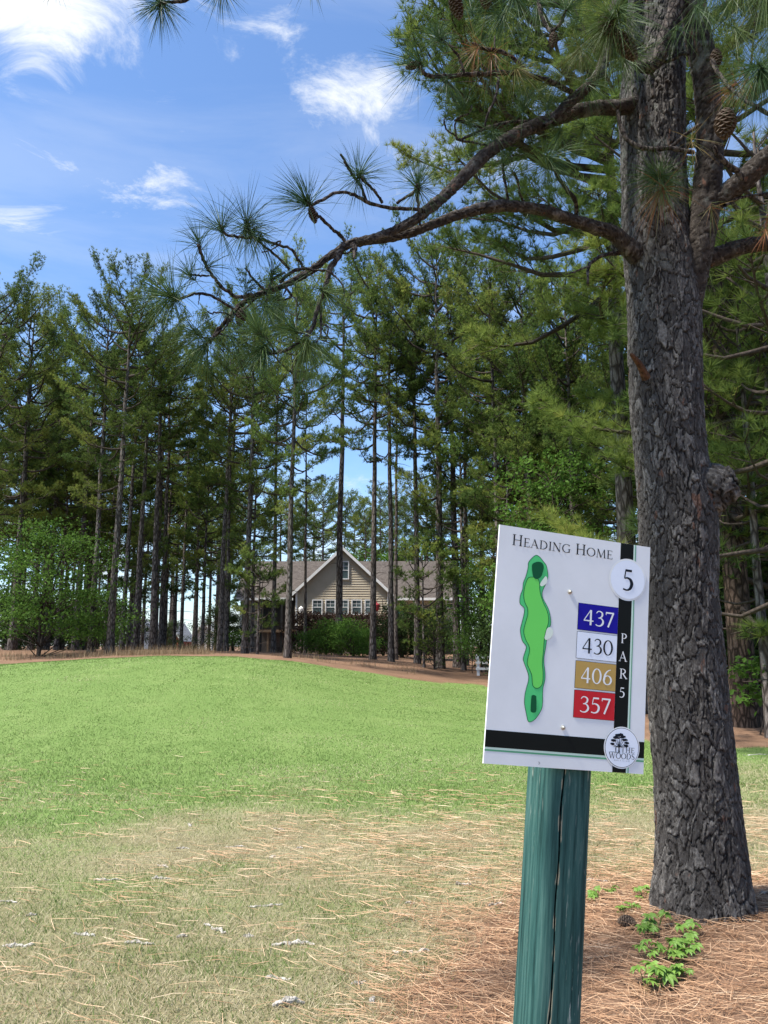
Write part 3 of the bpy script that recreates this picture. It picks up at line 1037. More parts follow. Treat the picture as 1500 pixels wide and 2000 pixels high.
def build_house():
    Y = 60.0
    h = empty("house", (0, 0, 0))
    tag(h, 'beige lap-sided house with white-trimmed gable, window row and raised deck', 'house')
    xl, xr = at(577, 1160, Y)[0], at(760, 1160, Y)[0]
    xc = (xl + xr) / 2
    zap, zev = at(668, 1070, Y)[2], at(573, 1157, Y)[2]
    g0 = .7
    fl = at(700, 1222, Y)[2]
    w = MB()
    lap_wall(w, xl, xr, Y, fl, zap - .12, apex=(zev, zap - .12))
    w.box(xl, xr, Y + .03, Y + 5, fl, zev)
    w.build("gable_wall", m_siding, h)
    f = MB()
    f.box(xl + .05, xr - .05, Y + .05, Y + 5, g0 - .3, fl)
    f.build("foundation", m_concrete, h)
    # main block behind
    X0, X1 = at(470, 1200, 62)[0], at(885, 1200, 62)[0]
    Yb, Yr = 62.0, 67.0
    zr = at(600, 1096, Yr)[2]
    zb = at(600, 1166, Yb)[2]
    w = MB()
    lap_wall(w, X0, at(508, 1200, Yb)[0], Yb, at(500, 1244, Yb)[2], zb)
    lap_wall(w, xr + .02, X1, Yb, fl, zb)
    w.box(X0, X1, Yb + .03, Yb + 10, fl, zb)
    w.build("wall", m_siding, h)
    f = MB()
    f.box(X0 + .05, X1 - .05, Yb + .06, Yb + 10, g0 - .3, fl)
    f.build("foundation", m_concrete, h)
    rf = MB()
    e = .5
    lo = zb - .05
    for s in (1, -1):
        ya = Yr - s * (Yr - Yb + e)
        rf.add([(X0 - e, ya, lo - .05), (X1 + e, ya, lo - .05), (X1 + e, Yr, zr), (X0 - e, Yr, zr),
                (X0 - e, ya, lo - .2), (X1 + e, ya, lo - .2), (X1 + e, Yr, zr - .15), (X0 - e, Yr, zr - .15)],
               [(0, 1, 2, 3), (4, 7, 6, 5), (0, 4, 5, 1), (1, 5, 6, 2), (0, 3, 7, 4)])
    main = rf.build("roof", m_roof, h)
    ff = MB()
    ff.box(X0 - e, xl - .35, Yb - e - .03, Yb - e - .004, lo - .24, lo - .04)
    ff.box(xr + .35, X1 + e, Yb - e - .03, Yb - e - .004, lo - .24, lo - .04)
    ff.build("fascia", m_trim, main)
    # gable roof
    g = MB()
    o_ = .35
    half = (xr - xl) / 2 + o_
    slope = (zap - zev) / ((xr - xl) / 2)
    ze = zap + .1 - slope * half
    for s in (-1, 1):
        x = xc + s * half
        g.add([(xc, Y - .3, zap + .1), (x, Y - .3, ze), (x, Yr, ze), (xc, Yr, zap + .1),
               (xc, Y - .3, zap - .02), (x, Y - .3, ze - .12), (x, Yr, ze - .12), (xc, Yr, zap - .02)],
              [(0, 1, 2, 3), (4, 7, 6, 5), (0, 4, 5, 1), (1, 5, 6, 2)])
    gr = g.build("gable_roof", m_roof, h)
    for s in (-1, 1):
        b = MB()
        b.beam((xc, Y - .32, zap - .06), (xc + s * half, Y - .32, ze - .06), .04, .2)
        b.build("rake_board", m_trim, gr)
    for k in range(5):
        pl = 610 + k * 25.6
        window(h, at(pl + 1.5, 1190, Y)[0], at(pl + 18, 1190, Y)[0], at(pl, 1199, Y)[2], at(pl, 1173, Y)[2], Y - .075)
    window(h, at(663, 1110, Y)[0], at(680, 1110, Y)[0], at(670, 1130, Y)[2], at(670, 1098, Y)[2], Y - .075)
    window(h, at(872, 1180, Yb)[0], at(886, 1180, Yb)[0], at(872, 1187, Yb)[2], at(872, 1170, Yb)[2], Yb - .075)
    for px in (579, 758):
        b = MB()
        x = at(px, 1180, Y)[0]
        b.box(x - .07, x + .07, Y - .08, Y - .045, fl, zev)
        b.build("corner_board", m_trim, h)
    b = MB()
    b.box(X0 - .02, X0 + .12, Yb - .08, Yb - .045, at(470, 1244, Yb)[2], zb - .1)
    b.build("corner_board", m_trim, h)
    # screened porch with deck
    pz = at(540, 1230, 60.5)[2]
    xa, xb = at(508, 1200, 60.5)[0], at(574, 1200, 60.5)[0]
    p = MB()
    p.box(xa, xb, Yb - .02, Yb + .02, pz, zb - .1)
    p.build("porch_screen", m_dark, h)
    p = MB()
    p.box(xa - .1, xb, 60.2, Yb, pz - .2, pz)
    po = p.build("porch_deck", m_deckwood, h)
    for px in (509, 523, 534, 549, 562):
        q = MB()
        x = at(px, 1240, 60.3)[0]
        q.box(x - .07, x + .07, 60.3, 60.44, .6, zb - .25 if px in (509, 549) else pz - .2)
        q.build("porch_post", m_deckwood if px not in (509, 549) else m_dark, po)
    # raised deck beside the gable
    dz = at(770, 1208, 59)[2]
    d0, d1 = at(748, 1208, 58)[0], at(842, 1208, 58)[0]
    k = MB()
    k.box(d0, d1, 58, Yb - .05, dz - .22, dz)
    dk = k.build("deck", m_deckwood, h)
    for px in (750, 797, 840):
        q = MB()
        x = at(px, 1208, 58)[0]
        q.box(x - .08, x + .08, 58.05, 58.21, .5, dz - .22)
        q.build("deck_post", m_deckwood, dk)
    q = MB()
    q.box(d0, d1, 57.99, 58.05, dz + .88, dz + .95)
    q.box(d0, d1, 57.99, 58.05, dz + .08, dz + .13)
    x = d0
    while x < d1:
        q.box(x, x + .03, 58.0, 58.03, dz + .13, dz + .88)
        x += .14
    q.build("railing", m_black, dk)
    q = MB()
    q.box(xr + .3, X1 - .3, Yb - .3, Yb - .25, .6, dz - .25)  # plain near-black sheet filling the space below the deck
    q.build("under_deck_sheet", m_dark, h)
    # things on the deck and by the wall
    t = MB()
    cx = at(783, 1200, 59)[0]
    t.box(cx - .25, cx + .25, 58.8, 59.3, dz + .4, dz + .46)
    t.box(cx - .25, cx + .25, 59.26, 59.32, dz + .46, dz + .95)
    for sx in (-.23, .19):
        for sy in (58.82, 59.24):
            t.box(cx + sx, cx + sx + .04, sy, sy + .04, dz, dz + .4)
    tag(t.build("deck_chair", mat("teal_plastic", (.03, .25, .27), None, 4, .5)), 'small teal chair on the raised deck behind the railing', 'chair')
    t = empty("plant_hook", (at(747, 1200, 57)[0], 57, .6))
    p_ = MB()
    zt = at(747, 1168, 57)[2] - .6
    p_.tube(smooth_path([(0, 0, 0), (0, 0, zt * .6), (0, 0, zt - .2), (-.12, 0, zt), (-.3, 0, zt), (-.42, 0, zt - .2)], 4), .02, 5)
    p_.build("pole", m_black, t)
    fb = MB()
    fb.tube([(-.42, 0, zt - .2), (-.42, 0, zt - .35), (-.42, 0, zt - .5), (-.42, 0, zt - .85), (-.42, 0, zt - .95)], [.01, .04, .24, .2, .06], 8)
    fb.build("feeder", mat("red_feeder", (.22, .015, .02), None, 4, .5), t)
    tag(t, 'dark hook pole with a red hanging feeder before the deck', 'feeder')
    lt = MB()
    lx, lz = at(588, 1193, 59.8)[0], at(588, 1197, 59.8)[2]
    lt.tube([(lx, 59.82, lz - .15), (lx, 59.82, lz), (lx, 59.82, lz + .35), (lx, 59.82, lz + .5)], [.04, .16, .2, .03], 8)
    lt.build("wall_lantern", m_trim, h)


build_house()


def shed(name, pxa, pxb, py_e, py_a, Y, mw, label, mroof, brick=False):
    xa, xb = at(pxa, 1240, Y)[0], at(pxb, 1240, Y)[0]
    ze, za = at(pxa, py_e, Y)[2], at(pxa, py_a, Y)[2]
    z0 = float(gz((xa + xb) / 2, Y)) - .3
    xc = (xa + xb) / 2
    e = tag(empty(name, (xc, Y, z0)), label, 'shed')
    w = MB()
    a, zE, zA = (xb - xa) / 2, ze - z0, za - z0
    w.add([(-a, 0, 0), (a, 0, 0), (a, 0, zE), (0, 0, zA), (-a, 0, zE), (-a, 6, 0), (a, 6, 0), (a, 6, zE), (0, 6, zA), (-a, 6, zE)],
          [(0, 1, 2, 4), (0, 4, 9, 5), (1, 6, 7, 2), (5, 9, 7, 6)], [(4, 2, 3), (9, 8, 7)])
    w.build("wall", mw, e)
    r = MB()
    s = (zA - zE) / a
    for k in (-1, 1):
        r.add([(0, -.25, zA + .1), (k * (a + .3), -.25, zE + .1 - .3 * s), (k * (a + .3), 6.3, zE + .1 - .3 * s), (0, 6.3, zA + .1),
               (0, -.25, zA + .01), (k * (a + .3), -.25, zE - .3 * s + .01), (k * (a + .3), 6.3, zE - .3 * s + .01), (0, 6.3, zA + .01)],
              [(0, 1, 2, 3), (4, 7, 6, 5), (0, 4, 5, 1), (1, 5, 6, 2)])
    ro = r.build("roof", mroof, e)
    for k in (-1, 1):
        b = MB()
        b.beam((0, -.28, zA - .06), (k * (a + .3), -.28, zE - .06 - .3 * s), .04, .18)
        b.build("rake_board", m_trim, ro)


m_whitewall = mat("white_siding", (.62, .62, .62), (.7, .7, .7), 2, .6)
m_greyroof = mat("pale_roof", (.32, .32, .33), (.4, .4, .41), 3, .8)
m_brickred = mat("red_wall", (.26, .06, .04), (.34, .09, .06), 3, .8)
shed("shed", 384, 414, 1232, 1214, 78, m_whitewall, 'white gabled shed seen between slender trunks', m_greyroof)
shed("shed", 312, 352, 1246, 1216, 88, m_brickred, 'red far building with white-edged pale roof behind the trunks', m_greyroof)
shed("shed", 262, 292, 1228, 1212, 96, m_whitewall, 'grey-white far shed behind the stout dark trunk', m_greyroof)

# white rail fence by the needle bed
fe = at(934, 1310, 31)
fz = float(gz(fe[0], 31))
fence = tag(empty("rail_fence", (fe[0], 31, fz)), 'short white rail fence at the wood edge behind the lawn', 'fence')
for dx in (0, .55, 1.1, 1.65):
    b = MB()
    b.box(dx - .05, dx + .05, -.05, .05, -.1, .78)
    b.box(dx - .07, dx + .07, -.07, .07, .78, .82)
    b.build("post", m_trim, fence)
for z in (.22, .45, .66):
    b = MB()
    b.box(-.1, 1.75, -.075, -.052, z, z + .09)
    b.build("rail", m_trim, fence)

# ------------------------------------------------------------------ the course sign
CAMM = Matrix.Translation((0, 0, EYE)) @ Matrix.Rotation(math.radians(90) + PITCH, 4, 'X')
SR = Matrix(((.95826, .09689, .26897, .497), (-.1438, .97649, .16057, -.3638), (-.24709, -.19255, .94967, -2.0351), (0, 0, 0, 1)))
BOARD = CAMM @ SR


def flat(mb, pts, z):
    """flat polygon (mm on the board) as a fan round its centroid or an n-gon by ear clipping"""
    from mathutils.geometry import tessellate_polygon
    v = [(x / 1000., y / 1000., z) for x, y in pts]
    tri = tessellate_polygon([[Vector(p) for p in v]])
    fixed = []
    for a, b, c in tri:
        ar = (pts[b][0] - pts[a][0]) * (pts[c][1] - pts[a][1]) - (pts[b][1] - pts[a][1]) * (pts[c][0] - pts[a][0])
        fixed.append((a, b, c) if ar > 0 else (a, c, b))
    mb.add(v, tris=fixed)


def band(mb, pts, ws, z):
    """stroke of varying width"""
    p = np.asarray(pts, float)
    w = np.broadcast_to(np.asarray(ws, float), (len(p),)) / 2
    t = unit(np.gradient(p, axis=0))
    n = np.stack([-t[:, 1], t[:, 0]], -1) * w[:, None]
    v = np.concatenate([p - n, p + n]) / 1000.
    k = len(p)
    i = np.arange(k - 1)
    mb.add(np.c_[v, np.full(2 * k, z)], np.stack([i, i + 1, i + k + 1, i + k], -1))


def circ(cx, cy, r, n=48, ry=None):
    a = np.linspace(0, 2 * math.pi, n, endpoint=False)
    return [(cx + r * math.cos(t), cy + (ry or r) * math.sin(t)) for t in a]


# roman capitals and figures drawn as pen strokes on a cap height of 1
TK, TN = .135, .05


def arc(cx, cy, rx, ry, a0, a1, n=18, k=TK, t=TN):
    a = np.radians(np.linspace(a0, a1, n))
    return [np.c_[cx + rx * np.cos(a), cy + ry * np.sin(a)], t + (k - t) * np.abs(np.cos(a)) ** 1.3]


def ln(x0, y0, x1, y1, w):
    return [np.array([(x0, y0), (x1, y1)]), w]


def sf(x, y, h=.13):
    return ln(x - h, y, x + h, y, .045)


def stem(x, w=TK, y0=0., y1=1., a=True, b=True):
    o = [ln(x, y0, x, y1, w)]
    if a:
        o.append(sf(x, y0 + .02))
    if b:
        o.append(sf(x, y1 - .02))
    return o


def spl(pts, ws, k=6):
    s = smooth_path(np.c_[np.array(pts, float), np.array(ws, float)], k)
    return [s[:, :2], s[:, 2]]


GL = {
    'H': (.86, stem(.16) + stem(.70) + [ln(.16, .51, .70, .51, TN)]),
    'E': (.64, stem(.16) + [ln(.16, .975, .56, .975, TN), ln(.16, .52, .47, .52, TN), ln(.16, .025, .60, .025, TN), ln(.55, .82, .55, 1, .05), ln(.46, .43, .46, .61, .045), ln(.6, 0, .6, .2, .05)]),
    'A': (.84, [ln(.10, 0, .42, 1, TN), ln(.38, 1, .72, 0, TK), ln(.2, .34, .62, .34, TN), sf(.10, .02, .1), sf(.73, .02, .12)]),
    'D': (.86, stem(.16) + [arc(.30, .5, .46, .475, 90, -90, 20), ln(.16, .975, .31, .975, TN), ln(.16, .025, .31, .025, TN)]),
    'I': (.34, stem(.17)),
    'N': (.92, stem(.14, TN, b=False) + stem(.76, TN, a=False) + [ln(.12, 1, .76, 0, TK), ln(.02, .98, .16, .98, .045)]),
    'G': (.88, [arc(.47, .5, .40, .475, 45, 315, 26), ln(.76, .05, .76, .44, TK * .9), sf(.76, .44, .12), ln(.75, .78, .75, .95, .05)]),
    'O': (.94, [arc(.47, .5, .40, .475, 0, 360, 34)]),
    'M': (1.06, [ln(.20, 1, .12, 0, TN), ln(.20, 1, .52, .03, TK), ln(.52, .03, .86, 1, TN), ln(.86, 1, .92, 0, TK), sf(.12, .02, .1), sf(.92, .02, .12), ln(.1, .98, .22, .98, .04)]),
    'P': (.66, stem(.16) + [arc(.28, .73, .30, .245, 90, -90, 16), ln(.16, .975, .29, .975, TN), ln(.16, .485, .29, .485, TN)]),
    'R': (.76, stem(.16) + [arc(.28, .74, .28, .235, 90, -90, 16), ln(.16, .975, .29, .975, TN), ln(.16, .505, .29, .505, TN), ln(.33, .5, .68, .0, TK), sf(.7, .02, .08)]),
    'T': (.74, stem(.37, b=False) + [ln(.04, .975, .70, .975, TN), ln(.05, .82, .05, .99, .05), ln(.69, .82, .69, .99, .05)]),
    'W': (1.22, [ln(.1, 1, .36, 0, TK), ln(.36, 0, .60, 1, TN), ln(.60, 1, .86, 0, TK), ln(.86, 0, 1.1, 1, TN), sf(.1, .98, .12), sf(.6, .98, .1), sf(1.1, .98, .1)]),
    'S': (.62, [spl([(.54, .80), (.46, .95), (.30, .975), (.14, .88), (.12, .72), (.26, .58), (.44, .44), (.54, .27), (.47, .08), (.30, .025), (.14, .07), (.08, .24)], [.04, .045, .05, .08, .12, .14, .14, .12, .08, .05, .045, .04])]),
    'L': (.6, stem(.16) + [ln(.16, .025, .56, .025, TN), ln(.55, 0, .55, .2, .05)]),
    'F': (.6, stem(.16) + [ln(.16, .975, .55, .975, TN), ln(.16, .52, .46, .52, TN)]),
    'C': (.84, [arc(.47, .5, .40, .475, 45, 315, 26)]),
    'U': (.86, stem(.16, TK, .3, 1, a=False) + stem(.70, TN, .3, 1, a=False) + [arc(.43, .32, .27, .30, 180, 360, 16)]),
    'B': (.68, stem(.16) + [arc(.28, .75, .24, .225, 90, -90, 14), arc(.28, .26, .30, .235, 90, -90, 14), ln(.16, .975, .29, .975, TN), ln(.16, .51, .29, .51, TN), ln(.16, .025, .29, .025, TN)]),
    '4': (.70, [ln(.46, 1, .05, .30, .06), ln(.03, .285, .66, .285, .075), ln(.48, 1.0, .48, 0, TK)]),
    '3': (.60, [spl([(.09, .84), (.18, .96), (.32, .98), (.46, .88), (.46, .70), (.36, .58), (.22, .53)], [.05, .06, .07, .11, .12, .07, .05]), spl([(.22, .535), (.40, .52), (.52, .38), (.52, .20), (.38, .04), (.20, .02), (.06, .09)], [.05, .07, .12, .14, .09, .06, .07])]),
    '7': (.62, [ln(.06, .95, .58, .95, .10), ln(.07, .80, .07, .99, .05), ln(.55, .97, .22, 0, .12)]),
    '0': (.70, [arc(.35, .5, .27, .475, 0, 360, 34)]),
    '6': (.66, [arc(.34, .31, .25, .285, 0, 360, 30), spl([(.12, .33), (.14, .56), (.25, .80), (.42, .95), (.56, .99)], [.13, .13, .10, .06, .04])]),
    '5': (.60, [ln(.17, .95, .52, .95, .10), ln(.19, .98, .13, .56, .055), spl([(.13, .56), (.28, .60), (.46, .52), (.53, .34), (.46, .12), (.28, .02), (.07, .06)], [.05, .07, .12, .15, .12, .07, .07])]),
}
_lift = [0]


def text(mb, s, x0, y0, cap, width=None, z=.0, small=1.0, gap=.08, bold=1.0):
    """lay out s from x0 (mm), baseline y0, fitted to width"""
    adv = []
    x = 0
    prev = ' '
    for ch in s:
        if ch == ' ':
            x += .38
            prev = ch
            continue
        k = 1.0 if prev == ' ' else small
        adv.append((ch, x, k))
        x += (GL[ch][0] + gap) * k
        prev = ch
    sx = (width / (x - gap)) if width else cap
    for ch, xo, k in adv:
        for st, w in GL[ch][1]:
            _lift[0] = (_lift[0] + 1) % 12
            p = np.c_[x0 + (xo + st[:, 0] * k) * sx, y0 + st[:, 1] * k * cap]
            band(mb, p, np.asarray(w) * k * min(sx, cap) * bold, z + .00002 * _lift[0])


def signmat(name, c, rough=.35):
    return mat("print_" + name, c, [min(1, x * 1.03 + .001) for x in c], 14, max(rough, .55), .12)


def build_sign():
    base_top = BOARD @ Vector((.030, -.30, -.090))
    up = (BOARD.to_3x3() @ Vector((0, 1, 0))).normalized()
    tt = (base_top.z - 0.0) / up.z
    foot = base_top - up * tt
    fzv = float(gz(foot.x, foot.y))
    s = tag(empty("course_sign", (foot.x, foot.y, fzv)), 'white golf hole sign numbered 5 on a leaning green wooden post', 'sign')
    inv = Matrix.Translation((-foot.x, -foot.y, -fzv))
    # post: round-cornered timber with a long drying crack
    pm, t, out = newmat("green_painted_wood")
    L = t.links.new
    tc = N(t, 'ShaderNodeTexCoord')
    mp = N(t, 'ShaderNodeMapping')
    mp.inputs['Scale'].default_value = (1, 1, .045)
    L(tc.outputs['Object'], mp.inputs[0])
    g1 = N(t, 'ShaderNodeTexNoise', i_Scale=70.0, i_Detail=6.0, i_Roughness=.65)
    g2 = N(t, 'ShaderNodeTexNoise', i_Scale=150.0, i_Detail=4.0, i_Roughness=.6)
    mp3 = N(t, 'ShaderNodeMapping')
    mp3.inputs['Scale'].default_value = (1, 1, .09)
    L(tc.outputs['Object'], mp3.inputs[0])
    g3 = N(t, 'ShaderNodeTexNoise', i_Scale=9.0, i_Detail=3.0)
    L(mp.outputs[0], g1.inputs['Vector'])
    L(mp3.outputs[0], g2.inputs['Vector'])
    L(mp3.outputs[0], g3.inputs['Vector'])
    rp = ramp(t, [(.34, (.008, .034, .031)), (.5, (.028, .085, .075)), (.68, (.066, .142, .122))])
    L(g1.outputs['Fac'], rp.inputs[0])
    wear = ramp(t, [(.60, (0, 0, 0)), (.66, (1, 1, 1))])
    L(g2.outputs['Fac'], wear.inputs[0])
    mx = N(t, 'ShaderNodeMix', data_type='RGBA')
    mx.inputs['B'].default_value = (.42, .45, .38, 1)
    wm = N(t, 'ShaderNodeMath', operation='MULTIPLY')
    wr = ramp(t, [(.42, (0, 0, 0)), (.6, (.8, .8, .8))])
    L(g3.outputs['Fac'], wr.inputs[0])
    L(wear.outputs[0], wm.inputs[0])
    L(wr.outputs[0], wm.inputs[1])
    L(wm.outputs[0], mx.inputs['Factor'])
    L(rp.outputs[0], mx.inputs['A'])
    b = N(t, 'ShaderNodeBsdfPrincipled')
    b.inputs['Roughness'].default_value = .7
    b.inputs['Specular IOR Level'].default_value = .2
    pa = N(t, 'ShaderNodeAttribute', attribute_name='tint')
    r0 = ramp(t, [(.2, (1, 1, 1)), (.4, (0, 0, 0))])
    r1 = ramp(t, [(.62, (0, 0, 0)), (.9, (.8, .8, .8))])
    L(pa.outputs['Fac'], r0.inputs[0])
    L(pa.outputs['Fac'], r1.inputs[0])
    ma_ = N(t, 'ShaderNodeMix', data_type='RGBA')
    ma_.inputs['B'].default_value = (.03, .024, .018, 1)
    L(r0.outputs[0], ma_.inputs['Factor'])
    L(mx.outputs['Result'], ma_.inputs['A'])
    mb_ = N(t, 'ShaderNodeMix', data_type='RGBA')
    mb_.inputs['B'].default_value = (.36, .32, .22, 1)
    L(r1.outputs[0], mb_.inputs['Factor'])
    L(ma_.outputs['Result'], mb_.inputs['A'])
    L(mb_.outputs['Result'], b.inputs['Base Color'])
    bp = N(t, 'ShaderNodeBump', i_Strength=.45, i_Distance=.004)
    L(g1.outputs['Fac'], bp.inputs['Height'])
    L(bp.outputs[0], b.inputs['Normal'])
    L(b.outputs[0], out.inputs[0])
    Lp = tt + .05
    ns, nz = 420, 130
    a = np.linspace(0, 2 * math.pi, ns, endpoint=False)
    zz = np.linspace(-.35, Lp, nz)
    A, Z = np.meshgrid(a, zz)
    e = 4.2
    rr_ = 1 / (np.abs(np.cos(A)) ** e + np.abs(np.sin(A)) ** e) ** (1 / e)
    rad = .071 * rr_ * (1 + .012 * (vnoise(A * 2, Z * 1.3, 1.0, 40) - .5))
    # crack on the face: angle wanders with height
    ca = -1.86 + .30 * (vnoise(zz * 0, zz, 2.2, 41) - .5)[:, None] + .10 * (vnoise(zz * 0, zz, 9, 44) - .5)[:, None] + .12 * (Z - 1.0)
    dd = (A - (ca % (2 * math.pi)) + math.pi) % (2 * math.pi) - math.pi
    cw = .020 + .018 * vnoise(zz * 0, zz, 5, 43)[:, None]
    rad = rad - .030 * np.exp(-(dd / (cw * .62)) ** 4)
    chip = vnoise(A * 40, Z * 30, 1, 47)
    ptint = np.where(np.abs(dd) < cw * .62, 0.0, np.where((np.abs(dd) < cw * 1.5 + .03 * chip) & (chip > .62), 1.0, .5)).ravel()
    V = np.stack([np.cos(A) * rad, np.sin(A) * rad, Z], -1).reshape(-1, 3)
    i = np.arange(nz - 1)[:, None] * ns
    j = np.arange(ns)[None]
    q = np.stack([i + j, i + (j + 1) % ns, i + ns + (j + 1) % ns, i + ns + j], -1).reshape(-1, 4)
    mb = MB()
    n0 = len(V)
    V = np.vstack([V, [[0, 0, Lp]]])
    top = (nz - 1) * ns
    mb.add(V, q, [(top + k, top + (k + 1) % ns, n0) for k in range(ns)], np.r_[ptint, .5])
    post = mb.build("post", pm, s, smooth=False)
    ex = (BOARD.to_3x3() @ Vector((1, 0, 0))).normalized()
    ey = up.cross(ex)
    R = Matrix((ex, ey, up)).transposed().to_4x4()
    post.matrix_local = inv @ Matrix.Translation(foot) @ R
    kn = MB()
    kn.tube([(.0, 0, 0), (.0, -.004, 0)], [.011, .006], 10)
    ko = kn.build("knot", mat("knot_wood", (.01, .05, .042), (.03, .09, .08), 60, .6), post, True)
    ko.location = (-.046, -.062, Lp - .42)
    ko.rotation_euler = (0, 0, -.6)
    ko.scale = (.9, .5, 1.5)
    # board
    m_board = mat("sign_board", (.70, .715, .71), (.80, .81, .805), 4, .5, .2)
    bm = MB()
    bm.box(-.2286, .2286, -.3048, .3048, -.006, 0)
    board = bm.build("board", m_board, s)
    board.matrix_local = inv @ BOARD
    K = {'black': signmat('black', (.006, .008, .007), .4), 'mint': signmat('mint', (.62, .78, .64)), 'green': signmat('line', (.12, .36, .20)),
         'white': signmat('white', (.78, .83, .9)), 'cream': signmat('cream', (.80, .81, .78)), 'blue': signmat('blue', (.012, .008, .28)),
         'tan': signmat('tan', (.48, .31, .09)), 'red': signmat('red', (.56, .022, .03)), 'rough': signmat('rough', (.09, .58, .19)),
         'fair': signmat('fairway', (.16, .68, .12)), 'putt': signmat('putting', (.006, .095, .035)), 'sand': signmat('sand', (.70, .78, .66)),
         'ink': signmat('ink', (.008, .012, .02))}

    def sheet(name, key, polys, z):
        m = MB()
        for p in polys:
            flat(m, p, z)
        return m.build(name, K[key], board)

    def rect(x0, x1, y0, y1):
        return [(x0, y0), (x1, y0), (x1, y1), (x0, y1)]
    E1, E2, E3, E4, E5 = .0006, .0012, .0018, .0024, .003
    sheet("upright_band", 'black', [rect(135, 175.5, -304.6, 304.6)], E1)
    sheet("mint_stripe", 'mint', [rect(175.5, 180.5, -304.6, 304.6), rect(-228.4, 228.4, -269.5, -264.2)], E1 * .8)
    sheet("green_stripe", 'green', [rect(180.5, 183.6, -304.6, 304.6), rect(-228.4, 228.4, -274, -269.5)], E1 * .6)
    sheet("cross_band", 'black', [rect(-228.4, 228.4, -264.2, -222.5)], E1 * 1.4)
    sheet("badge_rim", 'cream', [circ(160, 205, 58)], E2)
    sheet("number_badge", 'white', [circ(160, 205, 53)], E3)
    sheet("badge_rim", 'cream', [circ(160.5, -241, 53.5)], E2)
    lg = MB()
    flat(lg, circ(160.5, -241, 50.5), E2 + .0003)
    lg.build("logo_ring", K['ink'], board)
    sheet("logo_badge", 'white', [circ(160.5, -241, 49.3)], E3)
    for key, y0, y1, txt, tc_ in (('blue', 54.5, 124.5, '437', 'cream'), ('white', -20.5, 48.5, '430', 'ink'), ('tan', -98, -28, '406', 'cream'), ('red', -173.5, -104, '357', 'cream')):
        sheet("panel_edge", 'ink', [rect(13.4, 134.6, y0 - .9, y1 + .9)], E1 * 1.0)
        sheet("yardage_panel", key, [rect(14.2, 134.2, y0, y1)], E2 if key != 'x' else E2)
        m = MB()
        text(m, txt, 29.5, y0 + 14.5, 40.5, 93.5, E3, gap=.05, bold=1.0)
        m.build("lettering", K[tc_], board)
    m = MB()
    text(m, 'HEADING HOME', -191, 255, 29.5, 301, E2, small=.80, gap=.07, bold=1.0)
    m.build("lettering", K['ink'], board)
    m = MB()
    text(m, '5', 142, 175, 58, 34, E4, bold=1.15)
    for ch, x, y, w in (('P', 146, 31, 18), ('A', 141, -17, 26), ('R', 145, -62, 24), ('5', 146, -112, 15)):
        pass
    m.build("lettering", K['ink'], board)
    m = MB()
    for ch, x, y, w in (('P', 146, 31.5, 18), ('A', 141, -17, 26), ('R', 145, -62.5, 24), ('5', 146, -112, 17)):
        text(m, ch, x, y, 26, w, E2)
    m.build("lettering", K['cream'], board)
    # hole map
    outer = [(-121, 236), (-109, 234), (-97, 223), (-88, 214), (-84, 202), (-81, 184), (-85, 166), (-92, 150), (-95, 137), (-91, 123), (-81, 109), (-73, 96), (-67, 77), (-65, 60), (-69, 45), (-73, 28), (-75, 7), (-77, -11), (-79, -28), (-78, -45), (-74, -66), (-73, -86), (-77, -107), (-77, -124), (-76, -144), (-78, -161), (-88, -179), (-98, -190), (-108, -195), (-114, -193), (-118, -182), (-123, -165), (-127, -149), (-127, -128), (-124, -111), (-120, -94), (-120, -80), (-125, -67), (-133, -51), (-138, -39), (-136, -27), (-132, -13), (-132, -4), (-143, 7), (-149, 23), (-151, 37), (-148, 54), (-144, 74), (-143, 90), (-147, 96), (-156, 102), (-158, 112), (-157, 126), (-152, 141), (-151, 159), (-146, 173), (-142, 189), (-140, 202), (-140, 213), (-135, 222)]
    fair = [(-138, 173), (-125, 177), (-111, 175), (-105, 164), (-103, 147), (-99, 133), (-90, 113), (-79, 95), (-73, 76), (-73, 59), (-78, 41), (-81, 23), (-82, 6), (-82, -11), (-83, -29), (-83, -46), (-80, -66), (-79, -87), (-81, -99), (-88, -107), (-98, -109), (-106, -104), (-109, -93), (-112, -76), (-120, -61), (-126, -50), (-125, -33), (-122, -19), (-124, -4), (-134, 11), (-141, 28), (-141, 41), (-137, 59), (-133, 77), (-135, 94), (-143, 107), (-148, 124), (-148, 138), (-145, 156)]
    dark = [(-123, 216), (-112, 220), (-100, 218), (-95, 208), (-97, 195), (-100, 184), (-106, 177), (-115, 173), (-123, 177), (-127, 188), (-129, 200), (-129, 210)]
    tee = [(-104, -127), (-98, -128), (-95, -132), (-93, -164), (-96, -170), (-101, -171), (-106, -170), (-109, -165), (-109, -134), (-108, -129)]
    b1 = [(-88, 184), (-83, 179), (-83, 168), (-89, 161), (-97, 156), (-103, 159), (-100, 168), (-94, 177)]
    b2 = [(-74, 48), (-69, 51), (-62, 49), (-57, 40), (-60, 29), (-67, 21), (-76, 17), (-81, 21), (-79, 32), (-77, 42)]

    def closed(pts, k=4):
        p = [pts[-2], pts[-1]] + pts + [pts[0], pts[1], pts[2]]
        s_ = smooth_path(np.array(p, float), k)
        return [tuple(x) for x in s_[2 * k:2 * k + len(pts) * k]]

    def outline(pts, z):
        c = closed(pts)
        band(ol, c + [c[0], c[1]], 1.5, z)
    ol = MB()
    sheet("map_rough", 'rough', [closed(outer)], E1)
    sheet("map_fairway", 'fair', [closed(fair)], E2)
    sheet("map_green", 'putt', [closed(dark)], E3)
    sheet("map_tee", 'putt', [closed(tee)], E3)
    sheet("map_bunker", 'sand', [closed(b1)], E3)
    sheet("map_bunker", 'sand', [closed(b2)], E3)
    outline(outer, E1 * 1.3)
